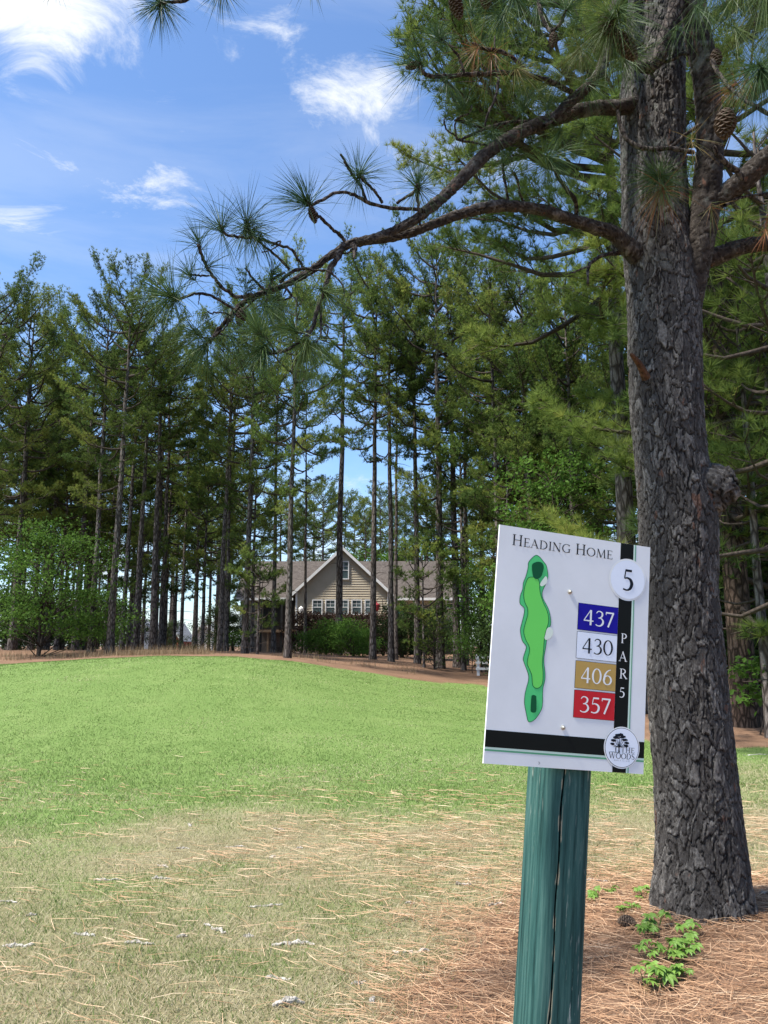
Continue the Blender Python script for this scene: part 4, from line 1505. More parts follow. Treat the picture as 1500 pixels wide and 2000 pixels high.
    outline(fair, E2 * 1.2)
    ol.build("map_outline", K['putt'], board)
    # tree emblem
    m = MB()
    r = RS(3)
    band(m, [(152, -254), (151.5, -245), (151, -236), (150.5, -226)], [5, 3.4, 3.2, 2.0], E4)
    for x, y in ((134, -238), (129, -232), (138, -223), (143, -214), (152, -210), (160, -212), (166, -219), (173, -226), (171, -234)):
        c = ((151 + x) / 2 + (1 if x > 151 else -1), (-238 + y) / 2 - 2)
        band(m, smooth_path(np.array([(151.2, -240), c, (x, y)], float), 5), np.linspace(1.8, .7, 11), E4 + .00005 * _lift[0])
        _lift[0] = (_lift[0] + 1) % 12
    for x, y, w, h in ((134, -224, 8.5, 4), (131, -233, 7, 3.6), (139, -216, 8, 4.2), (146, -210.5, 9, 4.2), (155, -208.5, 9.5, 4.5), (163, -213, 8, 4), (168, -220.5, 9, 4), (174, -228, 8, 3.6), (172, -235.5, 8, 3.8), (158, -215, 6, 2.6), (148, -217, 5, 2.4)):
        pts = [(x + w * (.8 + .25 * r.rand()) * math.cos(t_), y + h * (.7 + .45 * r.rand()) * math.sin(t_)) for t_ in np.linspace(0, 6.28, 17)[:-1]]
        _lift[0] = (_lift[0] + 1) % 12
        flat(m, pts, E4 + .00002 * _lift[0])
    band(m, [(142.5, -240), (142, -244), (142, -248)], [1.4, 2.8, 2.2], E4)
    band(m, [(142.5, -247), (143.3, -253)], 1.0, E4 + .00003)
    band(m, [(141.5, -247), (140.8, -253)], 1.0, E4 + .00006)
    band(m, [(122, -254), (134, -253.2), (152, -254.2)], [.6, 1.3, 1.0], E4 + .0001)
    m.build("tree_emblem", K['ink'], board)
    m = MB()
    text(m, 'THE', 157, -253, 13.5, 41, E4 + .0002, bold=.95)
    text(m, 'WOODS', 122, -269.5, 14.5, 77, E4 + .0002, gap=.03, bold=.95)
    text(m, 'GOLF CLUB', 138, -275.5, 3.3, 46, E4 + .0002, gap=.5, bold=.9)
    m.build("lettering", K['ink'], board)
    m_screw = mat("screw_steel", (.42, .40, .34), (.6, .58, .5), 40, .4, .5, metal=.6)
    for x, y in ((-14, 151), (-14, -202)):
        k = MB()
        k.tube([(0, 0, 0), (0, 0, .002), (0, 0, .0035)], [.0062, .0062, .004], 14)
        o = k.build("screw", m_screw, board, False)
        o.location = (x / 1000, y / 1000, .0005)
        d_ = MB()
        d_.box(-.0035, .0035, -.0007, .0007, .0036, .0052)
        d_.add([(0, 0, 0)] * 3, tris=[(0, 1, 2)]) if False else None
        so = d_.build("screw_slot", K['ink'], board)
        so.location = (x / 1000, y / 1000, .0022)
    k = MB()
    band(k, [( -79, -292), (-75, -292.5), (-74, -296), (-78, -297.5)], 1.0, E1)
    k.build("scuff", K['ink'], board)


build_sign()

# ------------------------------------------------------------------ the great pine beside the sign
TRK = [(1385, 1850, 236), (1377, 1798, 214), (1373, 1752, 198), (1371, 1690, 181), (1362, 1566, 165), (1345, 1375, 157), (1338, 1275, 150), (1327, 1150, 150), (1323, 1000, 154), (1311, 900, 142), (1302, 800, 143), (1299, 700, 142), (1297, 600, 143), (1290, 520, 140),
       (1280, 440, 132), (1275, 300, 126), (1273, 213, 128), (1278, 120, 120), (1283, 20, 116), (1286, -100, 108), (1290, -300, 96), (1296, -600, 84), (1302, -1000, 66)]
TY = 4.75


def depth(p):
    return p[1] * CP + (p[2] - EYE) * SP


def trace(rows, y0, y1):
    """(px, py, width px) rows -> xyz and radius, walking from y0 to y1 metres ahead"""
    n = len(rows)
    q = np.array([r_[:2] for r_ in rows], float)
    s = np.r_[0, np.cumsum(np.linalg.norm(np.diff(q, axis=0), axis=1))]
    s = s / s[-1]
    out = []
    for (px, py, w), t in zip(rows, s):
        p = at(px, py, y0 + (y1 - y0) * t)
        out.append((*p, w / 2 / 1500 * depth(p) * .80))
    return np.array(out)


def cell_bark(U, V, cu, cv, wrap, seed):
    """F2-F1 of a jittered grid and the id value of the nearest cell"""
    r = RS(seed)
    nv = int(V.max() / cv) + 6
    J = r.rand(wrap, nv, 3)
    gu, gv = U / cu, V / cv
    iu, iv = np.floor(gu).astype(int), np.floor(gv).astype(int)
    f1 = np.full(U.shape, 9.)
    f2 = np.full(U.shape, 9.)
    idv = np.zeros(U.shape)
    dv = np.zeros(U.shape)
    for a in (-1, 0, 1):
        for b in (-1, 0, 1):
            cu_, cv_ = iu + a, iv + b
            jj = J[cu_ % wrap, np.clip(cv_ + 2, 0, nv - 1)]
            d = np.hypot(cu_ + jj[..., 0] - gu, cv_ + jj[..., 1] - gv)
            near = d < f1
            f2 = np.where(near, f1, np.minimum(f2, d))
            idv = np.where(near, jj[..., 2], idv)
            dv = np.where(near, gv - cv_ - jj[..., 1], dv)
            f1 = np.where(near, d, f1)
    return f2 - f1, idv, dv


def great_bark(name, stops):
    m, t, out = newmat(name)
    L = t.links.new
    a = N(t, 'ShaderNodeAttribute', attribute_name='tint')
    tc = N(t, 'ShaderNodeTexCoord')
    mp = N(t, 'ShaderNodeMapping')
    mp.inputs['Scale'].default_value = (1, 1, .4)
    L(tc.outputs['Object'], mp.inputs[0])
    f = N(t, 'ShaderNodeTexNoise', i_Scale=70.0, i_Detail=8.0, i_Roughness=.7)
    L(mp.outputs[0], f.inputs['Vector'])
    big = N(t, 'ShaderNodeTexNoise', i_Scale=7.0, i_Detail=4.0)
    L(tc.outputs['Object'], big.inputs['Vector'])
    ma = N(t, 'ShaderNodeMath', operation='MULTIPLY_ADD')
    ma.inputs[1].default_value = .7
    L(f.outputs['Fac'], ma.inputs[0])
    s_ = N(t, 'ShaderNodeMath', operation='MULTIPLY')
    s_.inputs[1].default_value = .65
    L(a.outputs['Fac'], s_.inputs[0])
    L(s_.outputs[0], ma.inputs[2])
    r = ramp(t, stops)
    L(ma.outputs[0], r.inputs[0])
    # rusty flakes where a scale has fallen off, pale crust higher up
    rust = ramp(t, [(.665, (0, 0, 0)), (.70, (1, 1, 1))])
    n3 = N(t, 'ShaderNodeTexNoise', i_Scale=15.0, i_Detail=3.0)
    L(mp.outputs[0], n3.inputs['Vector'])
    L(n3.outputs['Fac'], rust.inputs[0])
    mx = N(t, 'ShaderNodeMix', data_type='RGBA')
    mx.inputs['B'].default_value = (.17, .085, .055, 1)
    fm = N(t, 'ShaderNodeMath', operation='MULTIPLY')
    fm.inputs[1].default_value = .7
    L(rust.outputs[0], fm.inputs[0])
    L(fm.outputs[0], mx.inputs['Factor'])
    L(r.outputs[0], mx.inputs['A'])
    li = ramp(t, [(.60, (0, 0, 0)), (.68, (.55, .55, .55))])
    L(big.outputs['Fac'], li.inputs[0])
    lm = N(t, 'ShaderNodeMath', operation='MULTIPLY')
    sep = N(t, 'ShaderNodeSeparateXYZ')
    L(tc.outputs['Object'], sep.inputs[0])
    zr = N(t, 'ShaderNodeMapRange')
    zr.inputs[1].default_value = 3.2
    zr.inputs[2].default_value = 5.8
    L(sep.outputs['Z'], zr.inputs[0])
    L(li.outputs[0], lm.inputs[0])
    L(zr.outputs[0], lm.inputs[1])
    m2 = N(t, 'ShaderNodeMix', data_type='RGBA')
    m2.inputs['B'].default_value = (.27, .29, .25, 1)
    L(lm.outputs[0], m2.inputs['Factor'])
    L(mx.outputs['Result'], m2.inputs['A'])
    b = N(t, 'ShaderNodeBsdfPrincipled')
    b.inputs['Roughness'].default_value = .9
    b.inputs['Specular IOR Level'].default_value = .2
    L(m2.outputs['Result'], b.inputs['Base Color'])
    bp = N(t, 'ShaderNodeBump', i_Strength=1.0, i_Distance=.02)
    L(f.outputs['Fac'], bp.inputs['Height'])
    L(bp.outputs[0], b.inputs['Normal'])
    L(b.outputs[0], out.inputs[0])
    return m


m_great = great_bark("great_pine_bark", [(.30, (.007, .006, .0052)), (.52, (.029, .025, .0225)), (.76, (.078, .070, .063)), (.95, (.24, .22, .195))])
m_great_limb = great_bark("great_limb_bark", [(.24, (.007, .0055, .0045)), (.5, (.023, .018, .015)), (.78, (.055, .044, .036)), (.97, (.17, .15, .13))])


def bark_tube(mb, rows, ns, step, cu, cv, amp, seed, extra=None):
    """trunk or limb with raised bark plates"""
    p = smooth_path(rows, 8)
    s = np.r_[0, np.cumsum(np.linalg.norm(np.diff(p[:, :3], axis=0), axis=1))]
    nz = int(s[-1] / step)
    ss = np.linspace(0, s[-1], nz)
    P = np.stack([np.interp(ss, s, p[:, c]) for c in range(3)], -1)
    R = np.interp(ss, s, p[:, 3])
    tg = unit(np.gradient(P, axis=0))
    ref = np.array([0., 1., 0.]) if abs(tg[0][1]) < .8 else np.array([0, 0, 1.])
    nn = unit(np.cross(tg, ref))
    bb = np.cross(tg, nn)
    a = np.linspace(0, 2 * math.pi, ns, endpoint=False)
    A, S = np.meshgrid(a, ss)
    rm = float(np.median(R))
    wrap = max(5, int(round(2 * math.pi * rm / cu)))
    U = A / (2 * math.pi) * wrap
    wx = (vnoise(U * 1.3, S / cv * 1.3, 1, seed) - .5) * 1.5 + (vnoise(U * 5, S / cv * 5, 1, seed + 6) - .5) * .25
    wy = (vnoise(U * 1.3, S / cv * 1.3, 1, seed + 3) - .5) * 1.5 + (vnoise(U * 5, S / cv * 5, 1, seed + 8) - .5) * .25
    e, idv, dv = cell_bark(U + wx, S / cv + wy + 1, 1, 1, wrap, seed)
    e2, id2, dv2 = cell_bark((U + wx) * 3, S / cv * 2.6 + wy * 2 + 1, 1, 1, wrap * 3, seed + 1)
    plate = sst(.01, .11, e)
    fine = sst(.0, .16, e2)
    h = plate * (.50 + .50 * idv - .45 * dv) + .22 * fine * plate * (.25 + id2 - .8 * dv2) - .06 * (1 - fine) * plate + .5 * (vnoise(U * 1.2, S / cv * .35, 1, seed + 11) - .5)
    rad = R[:, None] * np.ones_like(A) + amp * (h - .75)
    if extra is not None:
        rad = rad + extra(A, S, ss)
    V = P[:, None] + rad[..., None] * (np.cos(A)[..., None] * nn[:, None] + np.sin(A)[..., None] * bb[:, None])
    i = np.arange(nz - 1)[:, None] * ns
    j = np.arange(ns)[None]
    q = np.stack([i + j, i + (j + 1) % ns, i + ns + (j + 1) % ns, i + ns + j], -1).reshape(-1, 4)
    V = np.vstack([V.reshape(-1, 3), P[-1:]])
    tint = np.clip(.18 + .42 * plate + .25 * (idv - .4) + .22 * (id2 - .5) * plate, 0, 1)
    b0 = (nz - 1) * ns
    mb.add(V, q, [(b0 + x, b0 + (x + 1) % ns, len(V) - 1) for x in range(ns)], np.r_[tint.ravel(), .5])


root_xyz = at(1377, 1798, TY)
root_xyz[2] = float(gz(root_xyz[0], TY))
GP = tag(empty("great_pine", root_xyz), 'great rough-barked pine beside the sign with long drooping limbs and cones', 'tree')


def rel(rows):
    r_ = np.array(rows, float)
    r_[:, :3] -= root_xyz
    return r_


def build_great_trunk():
    rows = []
    for px, py, w in TRK:
        p = at(px, py, TY)
        rows.append((*p, w / 2 / 1500 * depth(p) * .95))
    rows = rel(rows)
    burl = at(1400, 945, TY - .05) - root_xyz

    def flare(A, S, ss):
        return .035 * np.cos(A * 5 + 1) * np.exp(-S / .22)
    mb = MB()
    bark_tube(mb, rows, 360, .0072, .038, .115, .0125, 60, flare)
    # knot where a limb was sawn off
    k = at(1368, 965, TY - .03) - root_xyz
    kr = np.array([(*(k), .17), (*(k + np.array([.06, -.03, .03])), .155), (*(k + np.array([.13, -.05, .055])), .12), (*(k + np.array([.185, -.06, .07])), .085)])
    bark_tube(mb, kr, 70, .008, .06, .07, .03, 61)
    mb.build("trunk", m_great, GP, True)
    st = MB()
    p0 = at(1262, 738, TY - .2) - root_xyz
    p1 = at(1233, 692, TY - .33) - root_xyz
    st.tube(smooth_path([p0, (p0 + p1) / 2 + np.array([.005, 0, .01]), p1], 4), np.linspace(.03, .012, 9), 8)
    st.build("broken_stub", mat("broken_wood", (.04, .022, .013), (.13, .07, .042), 40, .9, .1, .8, 80, (1, 1, .3)), GP)


build_great_trunk()

LIMBS = []          # (rows, y0, y1)
LIMBS += [
    ([(1240, 205, 40), (1205, 210, 36), (1150, 213, 32), (1085, 232, 32), (1010, 262, 31), (950, 300, 30), (900, 352, 27), (850, 398, 25), (800, 435, 22), (750, 458, 20), (700, 472, 16)], 4.65, 3.72),
    ([(1245, 500, 50), (1222, 478, 42), (1195, 455, 36), (1140, 438, 29), (1060, 411, 27), (980, 402, 27), (920, 412, 25), (860, 433, 22), (800, 455, 20), (750, 466, 19), (690, 475, 20), (650, 496, 17), (600, 533, 16), (560, 556, 14), (520, 570, 13), (480, 588, 12), (455, 612, 11), (430, 640, 9), (408, 668, 8)], 4.65, 3.42),
    ([(1335, 640, 60), (1345, 570, 74), (1370, 450, 70), (1383, 350, 66), (1385, 250, 58), (1378, 150, 60), (1362, 60, 62), (1345, -60, 58), (1335, -200, 50), (1310, -420, 36)], 4.72, 4.15),
    ([(1380, 412, 26), (1393, 398, 44), (1420, 378, 50), (1460, 345, 52), (1510, 300, 50), (1590, 240, 46), (1700, 190, 36), (1850, 170, 24)], 4.6, 4.0),
    ([(1330, 530, 50), (1370, 510, 50), (1400, 500, 44), (1450, 482, 37), (1500, 475, 34), (1580, 462, 30), (1700, 470, 22)], 4.78, 4.6),
    # rising limb over the first one
    ([(1062, 246, 8), (1085, 226, 18), (1110, 202, 24), (1135, 182, 24), (1162, 154, 24), (1178, 125, 24), (1192, 80, 24), (1200, 20, 26), (1230, -60, 26), (1262, -140, 28)], 4.25, 4.7),
]
TWIGS = [
    ([(671, 476, 15), (662, 500, 14), (645, 524, 13), (638, 553, 12), (626, 584, 11), (618, 610, 10), (611, 639, 9), (599, 656, 8), (578, 673, 8), (556, 685, 7), (537, 690, 7), (518, 692, 5)], 3.70, 3.40),
    ([(624, 590, 6), (626, 606, 6), (627, 632, 6), (626, 654, 5), (616, 673, 4)], 3.6, 3.5),
    ([(627, 632, 4), (640, 638, 4), (638, 655, 4), (628, 660, 3)], 3.55, 3.5),
    ([(626, 655, 4), (640, 662, 4), (652, 660, 3)], 3.52, 3.5),
    ([(604, 646, 5), (590, 650, 5), (578, 648, 5), (568, 643, 4)], 3.52, 3.45),
    ([(537, 688, 6), (528, 672, 5), (518, 660, 5), (506, 651, 4)], 3.44, 3.36),
    ([(530, 690, 5), (515, 684, 4), (508, 676, 3)], 3.42, 3.38),
    ([(594, 527, 8), (588, 514, 7), (580, 505, 7), (570, 488, 7), (544, 478, 6), (522, 471, 7), (496, 464, 7), (470, 463, 7), (443, 459, 7), (434, 450, 8), (431, 441, 9)], 3.6, 3.38),
    ([(566, 527, 7), (551, 510, 7), (532, 493, 6), (518, 482, 6), (500, 466, 6), (488, 448, 7), (482, 432, 8)], 3.58, 3.42),
    ([(530, 480, 4), (545, 471, 4), (547, 476, 4), (530, 488, 3), (512, 492, 3)], 3.46, 3.4),
    ([(510, 574, 9), (485, 577, 10), (462, 579, 9), (436, 562, 9), (419, 543, 8), (406, 524, 8), (395, 502, 8), (389, 478, 9)], 3.5, 3.32),
    ([(413, 538, 4), (395, 539, 5), (380, 537, 5), (368, 536, 4)], 3.38, 3.3),
    ([(456, 603, 7), (436, 591, 7), (414, 578, 7), (388, 573, 7), (366, 578, 7), (347, 585, 7), (332, 579, 8)], 3.46, 3.22),
    ([(390, 573, 4), (389, 584, 3), (387, 595, 2)], 3.32, 3.3),
    ([(426, 650, 7), (412, 662, 7), (400, 675, 6)], 3.42, 3.36),
    ([(415, 660, 6), (398, 660, 5), (385, 652, 5), (378, 645, 5)], 3.4, 3.3),
    ([(424, 648, 6), (438, 655, 5), (452, 658, 4)], 3.42, 3.36),
    ([(505, 577, 8), (480, 600, 6), (462, 613, 6), (448, 625, 6), (440, 640, 5), (424, 652, 4)], 3.48, 3.4),
    ([(450, 616, 4), (430, 610, 4), (412, 612, 4), (405, 608, 3)], 3.45, 3.4),
    ([(556, 558, 5), (566, 572, 6), (568, 580, 5), (555, 586, 4), (539, 586, 4)], 3.54, 3.5),
    ([(560, 560, 4), (557, 570, 4), (553, 576, 3)], 3.54, 3.5),
    ([(520, 572, 6), (522, 585, 6), (519, 603, 5)], 3.52, 3.46),
    ([(518, 567, 6), (496, 546, 6), (484, 530, 5), (479, 524, 3)], 3.5, 3.42),
    ([(496, 546, 4), (488, 550, 3), (483, 552, 3)], 3.46, 3.42),
    ([(545, 552, 8), (570, 531, 9), (590, 526, 8), (612, 527, 6), (640, 530, 6), (655, 540, 5), (668, 555, 4), (673, 572, 3), (670, 585, 2)], 3.55, 3.6),
    ([(525, 566, 6), (532, 548, 6), (540, 540, 6), (556, 532, 6)], 3.5, 3.55),
    ([(674, 471, 9), (660, 455, 9), (647, 445, 8), (628, 426, 8), (616, 416, 6)], 3.72, 3.55),
    ([(690, 478, 16), (693, 490, 12), (691, 504, 4)], 3.70, 3.64),
    ([(668, 495, 5), (680, 494, 4), (688, 485, 4)], 3.70, 3.66),
    ([(830, 412, 9), (806, 408, 9), (762, 406, 9), (722, 396, 9), (686, 378, 8), (658, 376, 8), (630, 390, 8), (610, 400, 8), (601, 396, 9)], 3.9, 3.6),
    ([(716, 394, 7), (710, 378, 7), (703, 360, 7), (690, 344, 8), (676, 320, 7), (666, 302, 6)], 3.8, 3.66),
    ([(746, 396, 7), (740, 385, 7), (730, 372, 7), (716, 358, 7), (706, 346, 9)], 3.82, 3.7),
    ([(774, 396, 7), (790, 387, 7), (806, 378, 7), (815, 362, 9)], 3.86, 3.84),
    ([(820, 440, 6), (819, 420, 6), (816, 385, 9), (816, 362, 10)], 3.9, 3.84),
    # upper group
    ([(1116, 181, 14), (1083, 163, 13), (1057, 154, 12), (1028, 146, 12), (993, 142, 12), (955, 144, 12), (910, 146, 11), (872, 149, 10), (840, 149, 10), (824, 139, 9), (818, 125, 9)], 4.3, 3.9),
    ([(1030, 147, 10), (1012, 123, 10), (993, 107, 10), (971, 99, 10), (942, 94, 10), (923, 85, 7)], 4.2, 4.0),
    ([(907, 146, 6), (899, 118, 6), (884, 96, 6), (862, 77, 6), (855, 72, 7)], 4.0, 3.9),
    ([(974, 152, 8), (968, 189, 7), (955, 218, 6), (947, 245, 5)], 4.05, 4.0),
    ([(968, 150, 5), (969, 120, 5), (967, 85, 4), (966, 70, 3)], 4.1, 4.1),
    ([(1040, 240, 14), (1015, 238, 9), (987, 240, 8), (955, 248, 8), (926, 246, 7), (905, 238, 7), (888, 236, 6)], 4.35, 4.1),
    ([(955, 248, 7), (922, 262, 7), (897, 274, 7), (890, 262, 5), (889, 240, 5)], 4.18, 4.1),
    ([(897, 274, 6), (920, 278, 6), (945, 283, 6), (960, 290, 6)], 4.12, 4.3),
    ([(888, 236, 5), (900, 228, 5), (915, 222, 4), (921, 208, 4)], 4.1, 4.05),
    ([(892, 266, 4), (875, 256, 4), (868, 243, 4), (869, 230, 3)], 4.1, 4.05),
    ([(1085, 66, 12), (1076, 61, 11), (1064, 45, 10), (1055, 20, 10), (1049, -20, 10)], 4.1, 4.2),
    ([(1076, 61, 8), (1090, 52, 8), (1100, 35, 8), (1105, 20, 6)], 4.1, 4.0),
    ([(1126, 421, 11), (1124, 395, 11), (1113, 378, 11), (1093, 351, 9), (1080, 325, 9)], 4.5, 4.15),
    ([(1026, 399, 7), (1016, 382, 6), (1011, 352, 6), (1003, 338, 9)], 4.4, 4.2),
    ([(995, 398, 6), (990, 378, 6), (984, 345, 6), (982, 320, 6)], 4.4, 4.3),
    ([(1225, 492, 12), (1181, 498, 9), (1158, 510, 9), (1149, 522, 8), (1148, 554, 6)], 4.7, 4.4),
    ([(1150, 520, 5), (1125, 530, 4), (1105, 536, 3)], 4.45, 4.35),
    ([(1206, 215, 9), (1213, 250, 10), (1228, 275, 11), (1262, 291, 12), (1310, 290, 11), (1355, 298, 10)], 4.42, 4.35),
    ([(1308, 290, 9), (1330, 270, 8), (1350, 255, 8), (1368, 242, 8)], 4.38, 4.3),
    ([(1280, 291, 8), (1292, 308, 8), (1297, 335, 8), (1294, 378, 7)], 4.38, 4.3),
    ([(1390, 118, 10), (1405, 145, 10), (1425, 170, 9), (1450, 192, 9), (1500, 222, 10), (1560, 250, 10)], 4.1, 3.8),
    ([(1390, 285, 12), (1410, 312, 13), (1440, 335, 14), (1450, 350, 12)], 4.2, 4.25),
    ([(1275, 122, 10), (1310, 118, 9), (1330, 105, 8), (1345, 106, 7)], 4.45, 4.35),
    ([(1272, 118, 9), (1273, 150, 9), (1275, 190, 7)], 4.42, 4.42),
    ([(1240, 112, 26), (1262, 132, 30), (1283, 118, 34), (1300, 70, 36), (1318, 20, 38), (1330, -40, 40)], 4.42, 4.3),
    ([(1415, 400, 8), (1450, 385, 7), (1500, 378, 7)], 4.5, 4.6),
    # twig that dips into the picture from the bough above
    ([(640, -120, 16), (520, -70, 12), (420, -30, 9), (360, 0, 8), (330, 4, 7), (312, 10, 9)], 3.5, 3.2),
    ([(520, -70, 8), (470, -50, 7), (432, -22, 8)], 3.4, 3.25),
    ([(640, -120, 9), (620, -70, 8), (606, -38, 8)], 3.5, 3.4),
    ([(360, -5, 6), (220, -35, 6), (110, -38, 7)], 3.25, 3.05),
]
for rows, y0, y1 in LIMBS:
    mb = MB()
    bark_tube(mb, rel(trace(rows, y0, y1)), 40, .012, .045, .06, .010, 70 + rows[0][0] % 13)
    mb.build("limb", m_great_limb, GP, True)
mb = MB()
for rows, y0, y1 in TWIGS:
    p = smooth_path(rel(trace([(a, b, w * 1.0) for a, b, w in rows], y0, y1)), 5)
    jr = RS(int(rows[0][0] * 3 + rows[0][1]))
    rad = p[:, 3] * (.88 + .28 * jr.rand(len(p)))
    mb.tube(p[:, :3] + jr.randn(len(p), 3) * .0016, rad, 7)
# bough above the picture that carries the dipping twigs
ab = np.array([(*(at(1285, -300, TY)), .07), (.6, 4.3, 7.9, .06), (-.4, 3.9, 7.6, .045), (*at(640, -120, 3.5), .018)])
p = smooth_path(rel(ab), 8)
mb.tube(p[:, :3], p[:, 3], 9)
mb.build("twigs", m_limb, GP, True)


def needle_tuft(mb, c, axis, L, n, r, tint, spread=.95, sag=.16, w=.0016, back=.15):
    """fan of long needles round a shoot"""
    axis = unit(axis)
    d = unit(axis + r.randn(n, 3) * spread * .75)
    t = r.rand(n)
    base = c - axis * (t * .05)[:, None] + d * .004
    ln_ = L * (.72 + .38 * r.rand(n))
    tt = np.clip(tint + r.randn(n) * .07, 0, 1)
    ribbons(mb, base, d, ln_, np.full(n, w), sag * (.5 + r.rand(n)), r, tt)


# (px, py, metres ahead, direction in the picture, needle px, count, tint)
TUFTS = [
    (430, 439, 3.38, -.25, 1, 112, 110, .25), (482, 428, 3.42, .05, 1, 105, 80, .25), (486, 452, 3.46, .5, -.5, 85, 150, .55), (505, 466, 3.46, -.2, -1, 90, 60, .4),
    (597, 392, 3.6, -.35, .3, 118, 150, .22), (703, 338, 3.7, .25, .5, 88, 120, .35), (702, 348, 3.7, -.2, -.7, 70, 60, .2), (816, 354, 3.84, 0, .8, 95, 110, .3), (816, 372, 3.84, 0, -.8, 85, 60, .3),
    (387, 469, 3.32, -.3, 1, 80, 75, .35), (368, 535, 3.3, -.8, .7, 70, 60, .25), (408, 520, 3.36, .5, .2, 70, 40, .25), (328, 575, 3.22, -.8, .45, 105, 170, .5), (335, 580, 3.22, -.4, -.8, 85, 90, .35),
    (378, 645, 3.3, -.8, .3, 95, 120, .5), (400, 676, 3.36, -.4, -.7, 85, 110, .5), (455, 657, 3.36, .6, -.4, 80, 100, .45), (519, 605, 3.46, .1, -1, 75, 80, .5),
    (567, 642, 3.45, -.7, .3, 80, 110, .5), (502, 643, 3.36, -.5, .7, 85, 110, .5), (508, 680, 3.38, -.6, -.5, 80, 110, .5), (516, 694, 3.38, -.3, -1, 60, 70, .35),
    (598, 676, 3.46, -.1, -1, 100, 130, .62), (636, 572, 3.58, .45, -.45, 82, 150, .6), (532, 530, 3.5, .1, .3, 65, 70, .4), (535, 585, 3.5, -.7, -.4, 70, 80, .6),
    (545, 600, 3.6, .2, -.6, 75, 60, .55), (480, 560, 3.44, .2, .6, 70, 50, .3), (580, 560, 3.6, .3, -.5, 75, 50, .45), (440, 600, 3.5, -.3, -.5, 75, 60, .5),
    (617, 672, 3.5, .5, -.8, 70, 60, .45),
    # above the first limb
    (816, 122, 3.9, -.7, .1, 105, 110, .3), (855, 70, 3.9, -.2, .6, 95, 110, .35), (872, 160, 3.96, -.1, -.9, 70, 50, .3), (955, 150, 4.1, .2, -.8, 75, 60, .55), (930, 95, 4.0, -.4, -.6, 85, 80, .93),
    (960, 110, 4.06, 0, -1, 85, 60, .95), (1010, 135, 4.1, .3, -.6, 90, 80, .80), (904, 205, 4.05, -.1, .7, 75, 90, .4), (920, 240, 4.1, .3, -.3, 75, 70, .5), (1022, 205, 4.2, 0, .6, 80, 110, .4),
    (1005, -8, 4.1, -.1, -1, 110, 150, .45), (1050, 10, 4.2, .1, -.8, 100, 90, .5), (1110, 14, 4.0, .2, .3, 110, 110, .4), (1195, 40, 4.0, -.75, -.55, 125, 260, .66), (1190, 60, 4.05, -.3, -1, 115, 160, .72), (1130, 100, 4.2, -.4, -.8, 95, 120, .78),
    (1210, 20, 3.95, .3, -.7, 105, 120, .5), (1120, 30, 4.1, -.6, .4, 100, 90, .42), (1090, 150, 4.3, -.6, -.3, 95, 120, .74), (1150, 165, 4.35, .5, -.6, 75, 80, .42), (1072, 205, 4.3, .2, .6, 80, 80, .45),
    (1040, 180, 4.25, -.3, -.3, 80, 80, .6), (975, 30, 4.2, -.3, -.3, 90, 80, .35), (920, 20, 4.2, -.3, .5, 85, 70, .3), (1076, 313, 4.15, .65, -.5, 100, 220, .42), (1060, 322, 4.15, -.4, .3, 75, 70, .55), (1003, 336, 4.2, .3, .4, 70, 70, .5),
    (982, 318, 4.3, 0, .6, 70, 60, .4), (1090, 262, 4.4, -.3, -.5, 80, 90, .5), (1140, 250, 4.45, -.2, -.9, 80, 90, .55), (960, 262, 4.2, -.2, -.8, 75, 70, .45), (1040, 410, 4.4, 0, -.9, 60, 60, .3),
    # by the trunk
    (1280, 345, 4.3, -.75, -.45, 105, 150, .5), (1300, 345, 4.3, .7, -.3, 85, 150, .55), (1294, 372, 4.28, -.05, -1, 85, 70, .74), (1288, 376, 4.28, -.6, -.9, 105, 70, .99), (1294, 330, 4.3, 0, .6, 45, 50, .6),
    (1240, 110, 4.3, .2, -.8, 85, 70, .62), (1222, 120, 4.25, .5, -.8, 80, 70, .5),
    (1488, 138, 3.8, .1, -.9, 120, 200, .35), (1470, 132, 3.85, -.7, -.5, 95, 120, .45), (1450, -30, 3.9, 0, -1, 120, 220, .66), (1500, -20, 3.8, .2, -1, 130, 220, .6), (1400, -20, 4.0, .1, -1, 110, 130, .42),
    (1440, 60, 4.3, .4, -.8, 100, 110, .74), (1510, 60, 4.0, -.3, -.9, 115, 130, .72), (1432, 170, 4.05, -.7, -.6, 60, 50, .98), (1455, 160, 4.05, -.6, -.7, 70, 50, .97), (1390, 410, 4.3, 0, -1, 70, 26, .9),
    (1495, 455, 4.5, -.1, -.9, 60, 70, .99), (1520, 420, 4.5, .1, -.9, 70, 60, .97), (1365, 20, 4.1, .5, -.6, 90, 60, .5), (1350, 280, 4.3, -.1, -.9, 70, 26, .9),
    (1320, 60, 4.3, -.2, -.8, 80, 50, .45),
    # dipping from above
    (312, 12, 3.2, -.15, -.85, 84, 130, .3), (318, 6, 3.2, .5, -.3, 75, 60, .35), (300, 4, 3.2, -.8, .1, 70, 50, .3), (432, -18, 3.25, .1, -1, 62, 90, .3), (606, -34, 3.4, .1, -1, 60, 60, .3), (104, -36, 3.05, 0, -1, 48, 50, .3),
]
mb = MB()
r = RS(88)
for px, py, Y, dx, dy, ln_px, n, tint in TUFTS:
    c = at(px, py, Y)
    L_ = ln_px / 1500 * depth(c)
    ax = np.array([dx, r.uniform(-.45, .1), dy])
    needle_tuft(mb, c - root_xyz, ax, L_ * (.78 + .3 * r.rand()), int(n * (.7 + .7 * r.rand())), r, tint, spread=1.05 + .3 * r.rand(), sag=.08 + .25 * r.rand(), w=.0013)
